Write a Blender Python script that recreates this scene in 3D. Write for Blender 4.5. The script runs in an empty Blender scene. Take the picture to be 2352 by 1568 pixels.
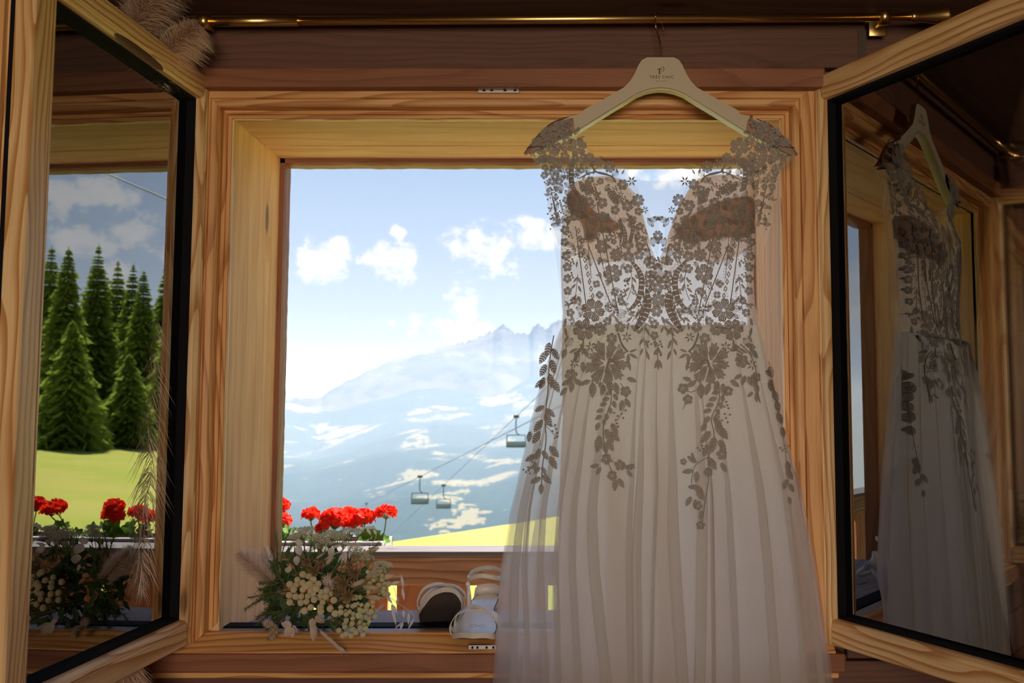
import bpy, bmesh, math, random
from mathutils import Vector, Matrix
R = random.Random(7)
sin, cos, pi = math.sin, math.cos, math.pi
SC = bpy.context.scene
COL = SC.collection

# ------------------------------------------------------------------ camera
FPX, PX0, PY0, PITCH, CZ = 2287.0, 1340.0, 750.0, math.radians(4.754), 1.40
cam = bpy.data.cameras.new('camera')
cam_o = bpy.data.objects.new('camera', cam)
COL.objects.link(cam_o)
SC.camera = cam_o
cam.sensor_width = 36.0
cam.lens = 36.0 * FPX / 2352.0
cam.shift_x = (1176.0 - PX0) / 2352.0
cam.shift_y = (PY0 - 784.0) / 2352.0
cam.clip_start, cam.clip_end = 0.02, 40000
cam_o.location = (0, 0, CZ)
cam_o.rotation_euler = (pi / 2 + PITCH, 0, 0)
cam.dof.use_dof = True
cam.dof.focus_distance = 1.85
cam.dof.aperture_fstop = 9.0
SC.view_settings.view_transform = 'Standard'
SC.view_settings.look = 'None'
SC.view_settings.gamma = 1.0
SC.view_settings.use_curve_mapping = False
SC.view_settings.exposure = 0.98
SC.cycles.use_denoising = True
SC.cycles.use_adaptive_sampling = True
SC.cycles.adaptive_threshold = 0.06
SC.cycles.max_bounces = 7
SC.cycles.diffuse_bounces = 3
SC.cycles.glossy_bounces = 4
SC.cycles.transmission_bounces = 8
SC.cycles.transparent_max_bounces = 40
SC.cycles.volume_bounces = 0
SC.cycles.sample_clamp_indirect = 6.0
SC.cycles.caustics_reflective = False
SC.cycles.caustics_refractive = False

def ray(px, py):
    cx, cy = (px - PX0) / FPX, -(py - PY0) / FPX
    return Vector((cx, cos(PITCH) - cy * sin(PITCH), cy * cos(PITCH) + sin(PITCH)))
def at(px, py, Y):
    d = ray(px, py)
    t = Y / d.y
    return Vector((d.x * t, Y, CZ + d.z * t))
def hit(px, py, P, N):
    d = ray(px, py)
    C = Vector((0, 0, CZ))
    return C + d * ((P - C).dot(N) / d.dot(N))

# ------------------------------------------------------------------ node helpers
class NT:
    def __init__(s, tree):
        s.t = tree
        tree.nodes.clear()
    def n(s, typ, **kw):
        nd = s.t.nodes.new(typ)
        for k, v in kw.items():
            if k.startswith('_'):
                setattr(nd, k[1:], v)
        for k, v in kw.items():
            if not k.startswith('_'):
                key = k.replace('__', ' ')
                if key.startswith('i') and key[1:].isdigit():
                    key = int(key[1:])
                s.put(nd.inputs[key], v)
        return nd
    def put(s, inp, v):
        if isinstance(v, bpy.types.NodeSocket):
            s.t.links.new(v, inp)
        elif isinstance(v, bpy.types.Node):
            s.t.links.new(v.outputs[0], inp)
        else:
            if isinstance(v, tuple) and len(v) == 3 and inp.type == 'RGBA':
                v = v + (1,)
            inp.default_value = v
    def m(s, op, a, b=None, c=None, clamp=False):
        nd = s.t.nodes.new('ShaderNodeMath')
        nd.operation = op
        nd.use_clamp = clamp
        for i, v in enumerate((a, b, c)):
            if v is not None:
                s.put(nd.inputs[i], v)
        return nd.outputs[0]
    def mix(s, fac, a, b, blend='MIX'):
        nd = s.t.nodes.new('ShaderNodeMix')
        nd.data_type = 'RGBA'
        nd.blend_type = blend
        s.put(nd.inputs[0], fac)
        s.put(nd.inputs[6], a)
        s.put(nd.inputs[7], b)
        return nd.outputs[2]
    def ramp(s, fac, stops, interp='LINEAR'):
        nd = s.t.nodes.new('ShaderNodeValToRGB')
        cr = nd.color_ramp
        cr.interpolation = interp
        while len(cr.elements) < len(stops):
            cr.elements.new(0.5)
        for e, (p, c) in zip(cr.elements, stops):
            e.position = p
            e.color = (c + (1,)) if len(c) == 3 else c
        s.put(nd.inputs[0], fac)
        return nd.outputs[0]
    def mapr(s, v, a, b, c=0.0, d=1.0, smooth=True):
        nd = s.t.nodes.new('ShaderNodeMapRange')
        if smooth:
            nd.interpolation_type = 'SMOOTHSTEP'
        for i, q in enumerate((v, a, b, c, d)):
            s.put(nd.inputs[i], q)
        return nd.outputs[0]

# ------------------------------------------------------------------ sky: pale summer blue with fair-weather cumulus
world = bpy.data.worlds.new('world')
SC.world = world
world.use_nodes = True
world.cycles.sampling_method = 'MANUAL'
world.cycles.sample_map_resolution = 512
w = NT(world.node_tree)
tc = w.n('ShaderNodeTexCoord')
sep = w.n('ShaderNodeSeparateXYZ', i0=tc.outputs['Generated'])
sx, sy, sz = sep.outputs
az = w.m('ARCTAN2', sx, sy)
el = w.m('ARCSINE', sz)
SKY = w.ramp(w.m('MULTIPLY_ADD', el, 1.0, 0.1), [(0.0, (.56, .62, .71)), (.1, (.58, .64, .73)), (.22, (.54, .65, .82)), (.40, (.42, .58, .84)), (.75, (.27, .46, .82)), (1.0, (.22, .40, .76))])
vec = w.n('ShaderNodeCombineXYZ', i0=w.m('MULTIPLY', az, 1.0), i1=w.m('MULTIPLY', el, 1.25), i2=0.0)
n1 = w.n('ShaderNodeTexNoise', Vector=vec.outputs[0], Scale=24.0, Detail=8.0, Roughness=0.62)
n2 = w.n('ShaderNodeTexNoise', Vector=vec.outputs[0], Scale=5.0, Detail=6.0, Roughness=0.55)
def azel(px, py):
    d = ray(px, py).normalized()
    return math.atan2(d.x, d.y), math.asin(d.z)
blobs = []
for (px, py, rx, ry) in [(745, 605, 62, 62), (775, 570, 40, 34), (905, 600, 76, 48), (845, 590, 36, 26), (917, 530, 22, 22), (1120, 575, 115, 66), (1200, 545, 112, 52),
                         (1065, 700, 48, 66), (1060, 755, 105, 38), (965, 737, 26, 22), (897, 742, 15, 12), (720, 850, 130, 50), (850, 850, 120, 40),
                         (650, 870, 90, 40), (1540, 392, 140, 42), (1700, 400, 80, 50), (1345, 570, 60, 60)]:
    a, e = azel(px, py)
    blobs.append((a, e, rx * 1.16 / FPX, ry * 1.16 / FPX, 1.0))
for (a, e, rx, ry) in [(33.5, 11.2, 3.6, 1.7), (32.2, 8.6, 2.6, 1.6), (30.4, 9.9, 2.0, 2.2), (29.0, 8.4, 2.2, 1.4), (27.5, 10.5, 2.2, 1.5), (36.0, 11.5, 3.2, 1.6), (31.5, 6.6, 1.8, 1.6)]:
    blobs.append((math.radians(a), math.radians(e), math.radians(rx), math.radians(ry), 1.0))
acc = None
for a, e, rx, ry, k in blobs:
    dx = w.m('DIVIDE', w.m('SUBTRACT', az, a), rx)
    dy = w.m('DIVIDE', w.m('SUBTRACT', el, e), ry)
    r2 = w.m('ADD', w.m('MULTIPLY', dx, dx), w.m('MULTIPLY', dy, dy))
    v = w.m('SUBTRACT', 1.0, r2)
    acc = v if acc is None else w.m('SMOOTH_MAX', acc, v, 0.35)
inview = w.m('ADD', acc, w.m('MULTIPLY', w.m('SUBTRACT', n1.outputs[0], 0.55), 5.2))
m_in = w.mapr(inview, 0.05, 0.75)
away = w.m('MULTIPLY', w.mapr(n2.outputs[0], 0.5, 0.64), w.mapr(w.m('ABSOLUTE', w.m('SUBTRACT', az, 0.12)), 0.62, 0.85))
cloud = w.m('MAXIMUM', m_in, w.m('MULTIPLY', away, w.mapr(el, 0.0, 0.15)))
ccol = w.mix(w.mapr(n1.outputs[0], 0.3, 0.7), (.84, .87, .92), (1.0, .985, .96))
skyc = w.mix(w.m('MULTIPLY', cloud, 0.93), SKY, ccol)
bg = w.n('ShaderNodeBackground', Color=skyc, Strength=0.54)
w.t.links.new(bg.outputs[0], w.n('ShaderNodeOutputWorld').inputs[0])

# ------------------------------------------------------------------ high summer sun in front of the house, lights
def light(name, typ, loc, rot, energy, color, **kw):
    l = bpy.data.lights.new(name, typ)
    l.energy = energy
    l.color = color
    for k, v in kw.items():
        setattr(l, k, v)
    o = bpy.data.objects.new(name, l)
    o.location = loc
    o.rotation_euler = rot
    COL.objects.link(o)
    return o
SUN_DIR = Vector((0.45, 0.50, 1.10)).normalized()      # towards the sun
sun = light('sun', 'SUN', (0, 0, 20), SUN_DIR.to_track_quat('Z', 'Y').to_euler(), 8.5, (1.0, .94, .82), angle=0.009)
# added warm fill from behind the camera, placed in an invented rear window
light('rear_fill_light', 'AREA', (0.1, -2.56, 1.55), (pi / 2, 0, 0), 33.0, (1.0, .80, .60), shape='RECTANGLE', size=1.5, size_y=1.2)

# ------------------------------------------------------------------ mesh helpers
class MB:
    def __init__(s):
        s.v, s.f, s.mi = [], [], []
    def add(s, verts, faces, mi=0):
        b = len(s.v)
        s.v.extend([tuple(q) for q in verts])
        s.f.extend([tuple(b + i for i in f) for f in faces])
        s.mi.extend([mi] * len(faces))
        return s
    def box(s, x0, x1, y0, y1, z0, z1, c=0.0, mi=0):
        if x0 > x1: x0, x1 = x1, x0
        if y0 > y1: y0, y1 = y1, y0
        if z0 > z1: z0, z1 = z1, z0
        if c <= 0:
            v = [(x, y, z) for z in (z0, z1) for y in (y0, y1) for x in (x0, x1)]
            return s.add(v, [(0, 2, 3, 1), (4, 5, 7, 6), (0, 1, 5, 4), (2, 6, 7, 3), (0, 4, 6, 2), (1, 3, 7, 5)], mi)
        bm = bmesh.new()
        bmesh.ops.create_cube(bm, size=1.0)
        for q in bm.verts:
            q.co = Vector(((x0 + x1) / 2 + q.co.x * (x1 - x0), (y0 + y1) / 2 + q.co.y * (y1 - y0), (z0 + z1) / 2 + q.co.z * (z1 - z0)))
        bmesh.ops.bevel(bm, geom=list(bm.edges), offset=min(c, .45 * min(x1 - x0, y1 - y0, z1 - z0)), segments=2, profile=0.5, affect='EDGES')
        s.bm(bm, mi)
        return s
    def bm(s, bm, mi=0, M=None):
        bm.verts.index_update()
        vs = [(M @ q.co if M else q.co.copy()) for q in bm.verts]
        s.add(vs, [tuple(q.index for q in f.verts) for f in bm.faces], mi)
        bm.free()
    def tube(s, pts, rad, n=6, cap=True, mi=0):
        pts = [Vector(p) for p in pts]
        if not hasattr(rad, '__len__'): rad = [rad] * len(pts)
        up = Vector((0, 0, 1))
        vs, fs = [], []
        prev = None
        for i, p in enumerate(pts):
            t = (pts[min(i + 1, len(pts) - 1)] - pts[max(i - 1, 0)])
            if t.length < 1e-9: t = Vector((0, 0, 1))
            t.normalize()
            a = prev if prev is not None else (Vector((1, 0, 0)) if abs(t.x) < .9 else Vector((0, 1, 0)))
            a = (a - t * a.dot(t)).normalized()
            prev = a
            b = t.cross(a)
            for k in range(n):
                th = 2 * pi * k / n
                vs.append(p + (a * cos(th) + b * sin(th)) * rad[i])
        for i in range(len(pts) - 1):
            for k in range(n):
                k2 = (k + 1) % n
                fs.append((i * n + k, i * n + k2, (i + 1) * n + k2, (i + 1) * n + k))
        if cap:
            fs.append(tuple(range(n - 1, -1, -1)))
            fs.append(tuple((len(pts) - 1) * n + k for k in range(n)))
        return s.add(vs, fs, mi)
    def ball(s, c, r, seg=8, rings=5, mi=0, sc=(1, 1, 1), M=None):
        c = Vector(c)
        vs, fs = [], []
        for i in range(1, rings):
            ph = pi * i / rings
            for k in range(seg):
                th = 2 * pi * k / seg
                vs.append(Vector((sin(ph) * cos(th) * sc[0], sin(ph) * sin(th) * sc[1], cos(ph) * sc[2])) * r)
        vs.append(Vector((0, 0, r * sc[2])))
        vs.append(Vector((0, 0, -r * sc[2])))
        T, B = len(vs) - 2, len(vs) - 1
        for i in range(rings - 2):
            for k in range(seg):
                k2 = (k + 1) % seg
                fs.append((i * seg + k, (i + 1) * seg + k, (i + 1) * seg + k2, i * seg + k2))
        for k in range(seg):
            k2 = (k + 1) % seg
            fs.append((T, k, k2))
            fs.append((B, (rings - 2) * seg + k2, (rings - 2) * seg + k))
        return s.add([c + (M @ q if M else q) for q in vs], fs, mi)
    def grid(s, P, nu, nv, closed=False, mi=0):
        vs = [P(i, j) for j in range(nv + 1) for i in range(nu + 1)]
        fs = []
        for j in range(nv):
            for i in range(nu):
                a = j * (nu + 1) + i
                fs.append((a, a + 1, a + nu + 2, a + nu + 1))
        return s.add(vs, fs, mi)
    def prism(s, poly, y0, y1, mi=0):
        # polygon of (x, z) world points extruded along Y
        n = len(poly)
        vs = [(x, y0, z) for x, z in poly] + [(x, y1, z) for x, z in poly]
        fs = [tuple(range(n)), tuple(range(2 * n - 1, n - 1, -1))]
        fs += [(i, i + n, (i + 1) % n + n, (i + 1) % n) for i in range(n)]
        return s.add(vs, fs, mi)
    def build(s, name, mat, parent=None, smooth=False, solid=0.0):
        me = bpy.data.meshes.new(name)
        me.from_pydata(s.v, [], s.f)
        mats = mat if isinstance(mat, (list, tuple)) else [mat]
        for m_ in mats: me.materials.append(m_)
        if len(mats) > 1: me.polygons.foreach_set('material_index', s.mi)
        if smooth: me.polygons.foreach_set('use_smooth', [True] * len(me.polygons))
        me.update()
        o = bpy.data.objects.new(name, me)
        COL.objects.link(o)
        if solid:
            md = o.modifiers.new('solid', 'SOLIDIFY')
            md.thickness = solid
            md.offset = 0
        if parent is not None: adopt(o, parent)
        return o
PINV = {}
def adopt(o, parent):
    o.parent = parent
    if parent.type == 'EMPTY':
        o.matrix_parent_inverse = PINV[parent.name]
def tag(o, label=None, cat=None, group=None, kind=None):
    if label: o['label'] = label
    if cat: o['category'] = cat
    if group: o['group'] = group
    if kind: o['kind'] = kind
    return o
def thing(name, loc, label, cat, group=None, kind=None, M=None):
    o = bpy.data.objects.new(name, None)
    o.empty_display_size = .05
    COL.objects.link(o)
    if M is not None:
        o.matrix_world = M
        PINV[o.name] = Matrix.Identity(4)
    else:
        o.location = loc
        PINV[o.name] = Matrix.Translation(-Vector(loc))
    return tag(o, label, cat, group, kind)
def lerp(a, b, t): return a + (b - a) * t
def interp(tab, x):
    if x <= tab[0][0]: return tab[0][1]
    for (x0, y0), (x1, y1) in zip(tab, tab[1:]):
        if x <= x1: return y0 + (y1 - y0) * (x - x0) / (x1 - x0)
    return tab[-1][1]
def spl(pts, n=6):
    P = [Vector(p) for p in pts]
    out = []
    for i in range(len(P) - 1):
        p0, p1, p2, p3 = P[max(i - 1, 0)], P[i], P[i + 1], P[min(i + 2, len(P) - 1)]
        for k in range(n):
            t = k / n
            out.append(.5 * ((2 * p1) + (p2 - p0) * t + (2 * p0 - 5 * p1 + 4 * p2 - p3) * t * t + (3 * p1 - p0 - 3 * p2 + p3) * t ** 3))
    out.append(P[-1])
    return out

# ------------------------------------------------------------------ materials
def mat(name):
    m_ = bpy.data.materials.new(name)
    m_.use_nodes = True
    return m_, NT(m_.node_tree)
def out(nt, sh):
    o = nt.n('ShaderNodeOutputMaterial')
    nt.t.links.new(sh.outputs[0] if isinstance(sh, bpy.types.Node) else sh, o.inputs[0])
def plain(name, col, rough=.6, metal=0.0, var=0.0, scale=30.0, spec=.5, bump=0.0):
    m_, t = mat(name)
    c = col
    nz = None
    if var or bump:
        co = t.n('ShaderNodeTexCoord')
        nz = t.n('ShaderNodeTexNoise', Vector=co.outputs['Object'], Scale=scale, Detail=4.0)
        if var:
            c = t.mix(nz.outputs[0], tuple(x * (1 - var) for x in col), tuple(min(1, x * (1 + var)) for x in col))
    b = t.n('ShaderNodeBsdfPrincipled', Base__Color=c, Roughness=rough, Metallic=metal)
    b.inputs['Specular IOR Level'].default_value = spec
    if bump:
        bp = t.n('ShaderNodeBump', Height=nz.outputs[0], Strength=bump, Distance=.002)
        t.t.links.new(bp.outputs[0], b.inputs['Normal'])
    out(t, b)
    return m_
def wood(name, axis, light_c, dark_c, ring=26.0, rough=.5, weather=0.0, knots=0.5, wcol=(.80, .74, .66), line=0.55, spec=.4):
    m_, t = mat(name)
    co = t.n('ShaderNodeTexCoord')
    oi = t.n('ShaderNodeObjectInfo')
    off = t.m('MULTIPLY', oi.outputs['Random'], 37.0)
    sp = t.n('ShaderNodeSeparateXYZ', i0=co.outputs['Object'])
    X, Y, Z = sp.outputs
    if axis == 'x': L, A, B = X, Y, Z
    elif axis == 'z': L, A, B = Z, X, Y
    else: L, A, B = Y, X, Z
    Lo = t.m('ADD', L, off)
    # knots: sparse cells, long along the grain
    kv = t.n('ShaderNodeCombineXYZ', i0=t.m('MULTIPLY', Lo, 2.3), i1=t.m('MULTIPLY', t.m('ADD', A, off), 7.0), i2=t.m('MULTIPLY', B, 7.0))
    vo = t.n('ShaderNodeTexVoronoi', Vector=kv.outputs[0], Scale=1.0)
    sel = t.m('LESS_THAN', t.n('ShaderNodeSeparateColor', i0=vo.outputs['Color']).outputs[0], knots)
    kd = t.m('MULTIPLY', t.mapr(vo.outputs['Distance'], 0.0, 0.36, 1.0, 0.0), sel)
    kcore = t.m('MULTIPLY', t.mapr(vo.outputs['Distance'], 0.06, 0.10, 1.0, 0.0), sel)
    # growth rings
    dv = t.n('ShaderNodeCombineXYZ', i0=t.m('MULTIPLY', Lo, 1.7), i1=t.m('MULTIPLY', A, 7.0), i2=t.m('MULTIPLY', B, 7.0))
    dn = t.n('ShaderNodeTexNoise', Vector=dv.outputs[0], Scale=1.0, Detail=2.0, Roughness=.5)
    rad = t.m('ADD', t.m('ADD', t.m('MULTIPLY', A, .75), B), t.m('MULTIPLY', dn.outputs[0], .13))
    rad = t.m('ADD', rad, t.m('MULTIPLY', kd, .03))
    ph = t.m('FRACT', t.m('MULTIPLY', t.m('ADD', rad, off), ring))
    lines = t.m('MULTIPLY', t.mapr(ph, .35, .93), t.mapr(ph, .94, 1.0, 1.0, 0.0))
    # fibre
    fv = t.n('ShaderNodeCombineXYZ', i0=t.m('MULTIPLY', Lo, 8.0), i1=t.m('MULTIPLY', A, 420.0), i2=t.m('MULTIPLY', B, 420.0))
    fn = t.n('ShaderNodeTexNoise', Vector=fv.outputs[0], Scale=1.0, Detail=1.0)
    bn = t.n('ShaderNodeTexNoise', Vector=dv.outputs[0], Scale=2.6, Detail=1.0)
    c = t.mix(t.m('MULTIPLY', lines, line), light_c, dark_c)
    c = t.mix(t.mapr(bn.outputs[0], .35, .75, 0.0, .35), c, dark_c)
    c = t.mix(t.m('MULTIPLY', t.mapr(fn.outputs[0], .42, .75), .22), c, tuple(x * .6 for x in dark_c))
    if weather:
        wv = t.n('ShaderNodeCombineXYZ', i0=t.m('MULTIPLY', Lo, 3.0), i1=t.m('MULTIPLY', A, 90.0), i2=t.m('MULTIPLY', B, 90.0))
        wn = t.n('ShaderNodeTexNoise', Vector=wv.outputs[0], Scale=1.0, Detail=3.0, Roughness=.65)
        c = t.mix(t.m('MULTIPLY', t.mapr(wn.outputs[0], .5, .68), weather), c, wcol)
    c = t.mix(t.m('MULTIPLY', kd, .45), c, dark_c)
    c = t.mix(t.m('MULTIPLY', kcore, .8), c, tuple(x * .22 for x in dark_c))
    b = t.n('ShaderNodeBsdfPrincipled', Base__Color=c, Roughness=rough)
    b.inputs['Specular IOR Level'].default_value = spec
    bp = t.n('ShaderNodeBump', Height=t.m('ADD', t.m('MULTIPLY', lines, -.5), fn.outputs[0]), Strength=.25, Distance=.0006)
    t.t.links.new(bp.outputs[0], b.inputs['Normal'])
    out(t, b)
    return m_
PINE_L, PINE_D = (.88, .62, .33), (.52, .24, .07)
FR_L, FR_D = (.84, .47, .19), (.48, .18, .045)
W = {}
for ax in 'xyz':
    W['pine_' + ax] = wood('pale_pine_' + ax, ax, PINE_L, PINE_D, 70, .42, line=.95)
    W['frame_' + ax] = wood('honey_pine_' + ax, ax, FR_L, FR_D, 55, .45, line=.85)
    W['case_' + ax] = wood('brown_casing_wood_' + ax, ax, (.32, .125, .065), (.18, .06, .028), 36, .5)
    W['reveal_' + ax] = wood('sun_worn_board_' + ax, ax, (.93, .58, .32), (.64, .31, .13), 22, .7, weather=.5, knots=.6, wcol=(.88, .64, .40), line=.35)
    W['dark_' + ax] = wood('dark_stained_wood_' + ax, ax, (.16, .072, .05), (.095, .04, .028), 60, .6, knots=.35)
    W['rail_' + ax] = wood('weathered_rail_wood_' + ax, ax, (.42, .24, .15), (.17, .085, .05), 34, .75, knots=.6, line=.8)
    W['grey_' + ax] = wood('grey_weathered_wood_' + ax, ax, (.36, .31, .32), (.22, .185, .19), 30, .8, weather=.4, wcol=(.48, .45, .47))
W['room'] = wood('room_panelling', 'x', (.16, .085, .055), (.09, .045, .03), 30, .6)
M_BLACK = plain('black_rubber', (.008, .008, .011), .8, spec=.1)
M_STEEL = plain('steel', (.62, .62, .64), .3, 1.0)
M_BRASS = plain('brass', (.78, .52, .20), .28, 1.0)
M_ALU = plain('bronze_aluminium', (.36, .33, .31), .5, .3)
def glass_mat():
    m_, t = mat('window_glass')
    fr = t.n('ShaderNodeFresnel', IOR=1.5)
    gl = t.n('ShaderNodeBsdfGlossy', Color=(.97, .98, .98), Roughness=0.0)
    tr = t.n('ShaderNodeBsdfTransparent', Color=(.985, .99, .985))
    f = t.m('MULTIPLY_ADD', fr.outputs[0], 1.2, .20, clamp=True)
    out(t, t.n('ShaderNodeMixShader', i0=f, i1=tr.outputs[0], i2=gl.outputs[0]))
    return m_
M_GLASS = glass_mat()
# ================================================================== the room
def Zr(r): return CZ + r
XL, XR, ZT, ZB = -.737, .4217, Zr(.611), Zr(-.4337)      # clear opening of the window frame
YF, YR, YO = 1.972, 2.0, 2.326                            # frame face, rebate face, outer end of the reveal
def structure(o, label=None, cat=None):
    return tag(o, label, cat, kind='structure')
ROOM = (-2.0, 2.4, -2.6, 2.0, 0.0, 2.195)
rx0, rx1, ry0, ry1, rz0, rz1 = ROOM
o = MB().box(rx0 - .2, rx1 + .2, ry0 - .2, ry1, -.15, 0).build('floor', W['room']); structure(o, 'dark stained wooden floor of the room', 'floor')
cl = MB().box(rx0 - .2, rx1 + .2, ry0 - .2, YO + .02, rz1, rz1 + .12).build('ceiling', W['room']); structure(cl, 'dark stained wooden ceiling above the curtain rod', 'ceiling')
for nm, a in (('wall_left', (rx0 - .2, rx0)), ('wall_right', (rx1, rx1 + .2))):
    o = MB().box(a[0], a[1], ry0 - .2, ry1, 0, rz1).build(nm, W['room']); structure(o, 'dark wooden side wall, ' + nm[5:] + ' of the window', 'wall')
mb = MB()
for b in ((rx0, -.65, 0, rz1), (.85, rx1, 0, rz1), (-.65, .85, 0, .95), (-.65, .85, 2.15, rz1)):
    mb.box(b[0], b[1], -2.8, -2.6, b[2], b[3])
structure(mb.build('wall_rear', W['room']), 'dark wooden wall opposite the open window', 'wall')
mb = MB()
for b in ((-.65, -.58, .95, 2.15), (.78, .85, .95, 2.15), (-.58, .78, .95, 1.02), (-.58, .78, 2.08, 2.15), (.07, .13, 1.02, 2.08)):
    mb.box(b[0], b[1], -2.66, -2.6, b[2], b[3])
structure(mb.build('added_rear_window', W['frame_x']), 'added pine window frame around the rear fill light', 'window')  # unseen frame, added to hold the rear fill light

# window wall: solid core, planks on the room side
wall = thing('wall_front', (0, 2.1, 0), 'dark wooden wall around the open window', 'wall', kind='structure')
ox0, ox1, oz0, oz1 = XL - .035, XR + .035, ZB - .06, ZT + .035
mb = MB()
for b in ((rx0 - .2, ox0, -3.0, 3.0), (ox1, rx1 + .2, -3.0, 3.0), (ox0, ox1, -3.0, oz0), (ox0, ox1, oz1, 3.0)):
    mb.box(b[0], b[1], 2.004, YO, b[2], b[3])
mb.build('wall_core', W['room'], wall)
z = .02
k = 0
while z < rz1 - .02:
    h = min(.128, rz1 - z)
    spans = [(rx0, rx1)]
    if z + h > oz0 + .015 and z < oz1 - .002: spans = [(rx0, XL - .09), (XR + .09, rx1)]
    for a, b in spans:
        MB().box(a, b, 1.978, 2.003, z + .002, z + h - .002, .004).build('plank', W['dark_x'], wall)
    z += .128
# unseen eave over the balcony, sized to keep the sun off the window
ev = MB().box(-7, 7, -3.5, 3.38, 2.9, 3.02).build('roof', W['rail_x']); structure(ev, 'unseen wooden eave sized to keep the sun off the window', 'roof')

# ================================================================== window frame (fixed part)
win = thing('window_1', ((XL + XR) / 2, 2.0, ZB), 'honey pine window frame with deep weathered reveal, casements open', 'window', kind='structure')
def member(name, side, prof, m, x0=None, x1=None, z0=None, z1=None, parent=win, close=True):
    # mitred member of a rectangular frame; profile = closed list of (inset towards the opening, Y)
    x0 = XL if x0 is None else x0; x1 = XR if x1 is None else x1; z0 = ZB if z0 is None else z0; z1 = ZT if z1 is None else z1
    A, B = [], []
    for i, y in prof:
        if side == 'top': A.append((x0 + i, y, z1 - i)); B.append((x1 - i, y, z1 - i))
        elif side == 'bottom': A.append((x1 - i, y, z0 + i)); B.append((x0 + i, y, z0 + i))
        elif side == 'left': A.append((x0 + i, y, z0 + i)); B.append((x0 + i, y, z1 - i))
        else: A.append((x1 - i, y, z1 - i)); B.append((x1 - i, y, z0 + i))
    n = len(prof)
    fs = [(k, (k + 1) % n, (k + 1) % n + n, k + n) for k in range(n)] + [tuple(range(n - 1, -1, -1)), tuple(range(n, 2 * n))]
    return MB().add(A + B, fs).build(name, m, parent)
pf = [(-.06, 2.003), (-.06, 1.9665), (-.030, 1.9665), (-.0165, 1.9665), (-.0150, 1.9705), (-.013, 1.9665), (-.003, 1.9685), (0, YF), (0.0, YR), (.0075, YR), (.0085, YR + .004), (.0095, YR), (.0165, YR), (.0165, 2.02), (-.06, 2.02)]
for sd, ax in (('top', 'x'), ('left', 'z'), ('right', 'z')):
    member('frame_rail' if sd == 'top' else 'frame_stile', sd, pf, W['frame_' + ax], z0=ZB - .0)
# bottom rail of the frame, aluminium weather bar and black seal
mb = MB()
fx0, fx1 = XL - .06, XR + .06
mb.add([(x, y, z) for x in (fx0, fx1) for y, z in ((1.9455, Zr(-.470)), (1.9455, Zr(-.4605)), (1.948, Zr(-.4590)), (1.985, Zr(-.4385)), (1.990, ZB - .001), (2.003, ZB), (2.003, Zr(-.470)))], [(0, 1, 8, 7), (1, 2, 9, 8), (2, 3, 10, 9), (3, 4, 11, 10), (4, 5, 12, 11), (5, 6, 13, 12), (6, 0, 7, 13), (6, 5, 4, 3, 2, 1, 0), (7, 8, 9, 10, 11, 12, 13)])
mb.build('frame_bottom_rail', W['frame_x'], win)
MB().box(XL, XR, 2.004, 2.032, ZB - .02, ZB - .0015, .001).build('weather_bar', M_ALU, win)
MB().box(XL, XR, 2.033, 2.08, ZB - .024, ZB + .001, .004).build('seal_strip', M_BLACK, win)
# black compression seal in the rebate of top and sides
rv = .0165
ri = (XL + rv, XR - rv, ZT - rv)
# reveal boards
MB().add([(ri[0], 2.006, ZB - .02), (ri[0], YO, ZB - .06), (ri[0], YO, ri[2]), (ri[0], 2.006, ri[2]), (ri[0] - .025, 2.006, ZB - .02), (ri[0] - .025, YO, ZB - .06), (ri[0] - .025, YO, ri[2] + .025), (ri[0] - .025, 2.006, ri[2] + .025)],
         [(0, 1, 2, 3), (7, 6, 5, 4), (0, 3, 7, 4), (1, 5, 6, 2), (3, 2, 6, 7), (0, 4, 5, 1)]).build('reveal_board', W['reveal_z'], win)
MB().add([(ri[1], 2.006, ZB - .02), (ri[1], YO, ZB - .06), (ri[1], YO, ri[2]), (ri[1], 2.006, ri[2]), (ri[1] + .025, 2.006, ZB - .02), (ri[1] + .025, YO, ZB - .06), (ri[1] + .025, YO, ri[2] + .025), (ri[1] + .025, 2.006, ri[2] + .025)],
         [(3, 2, 1, 0), (4, 5, 6, 7), (4, 7, 3, 0), (2, 6, 5, 1), (7, 6, 2, 3), (1, 5, 4, 0)]).build('reveal_board', W['reveal_z'], win)
# soffit: three planks with fine joints
sy0 = 2.006
for y0, y1, dz in ((2.006, 2.112, 0), (2.1125, 2.215, .0015), (2.2155, YO, 0)):
    MB().box(ri[0] - .002, ri[1] + .002, y0, y1, ri[2] + dz, ri[2] + .026, .001).build('soffit_plank', W['reveal_x'], win)
# bright chamfer beads along the inner end of the reveal
for (a, b, c, d) in ((ri[0], ri[0] + .0035, ZB, ri[2]), (ri[1] - .0035, ri[1], ZB, ri[2])):
    MB().box(a, b, 2.0015, 2.012, c, d, .001).build('reveal_bead', W['pine_z'], win)
MB().box(ri[0], ri[1], 2.0015, 2.012, ri[2] - .003, ri[2], .001).build('reveal_bead', W['pine_x'], win)
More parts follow.
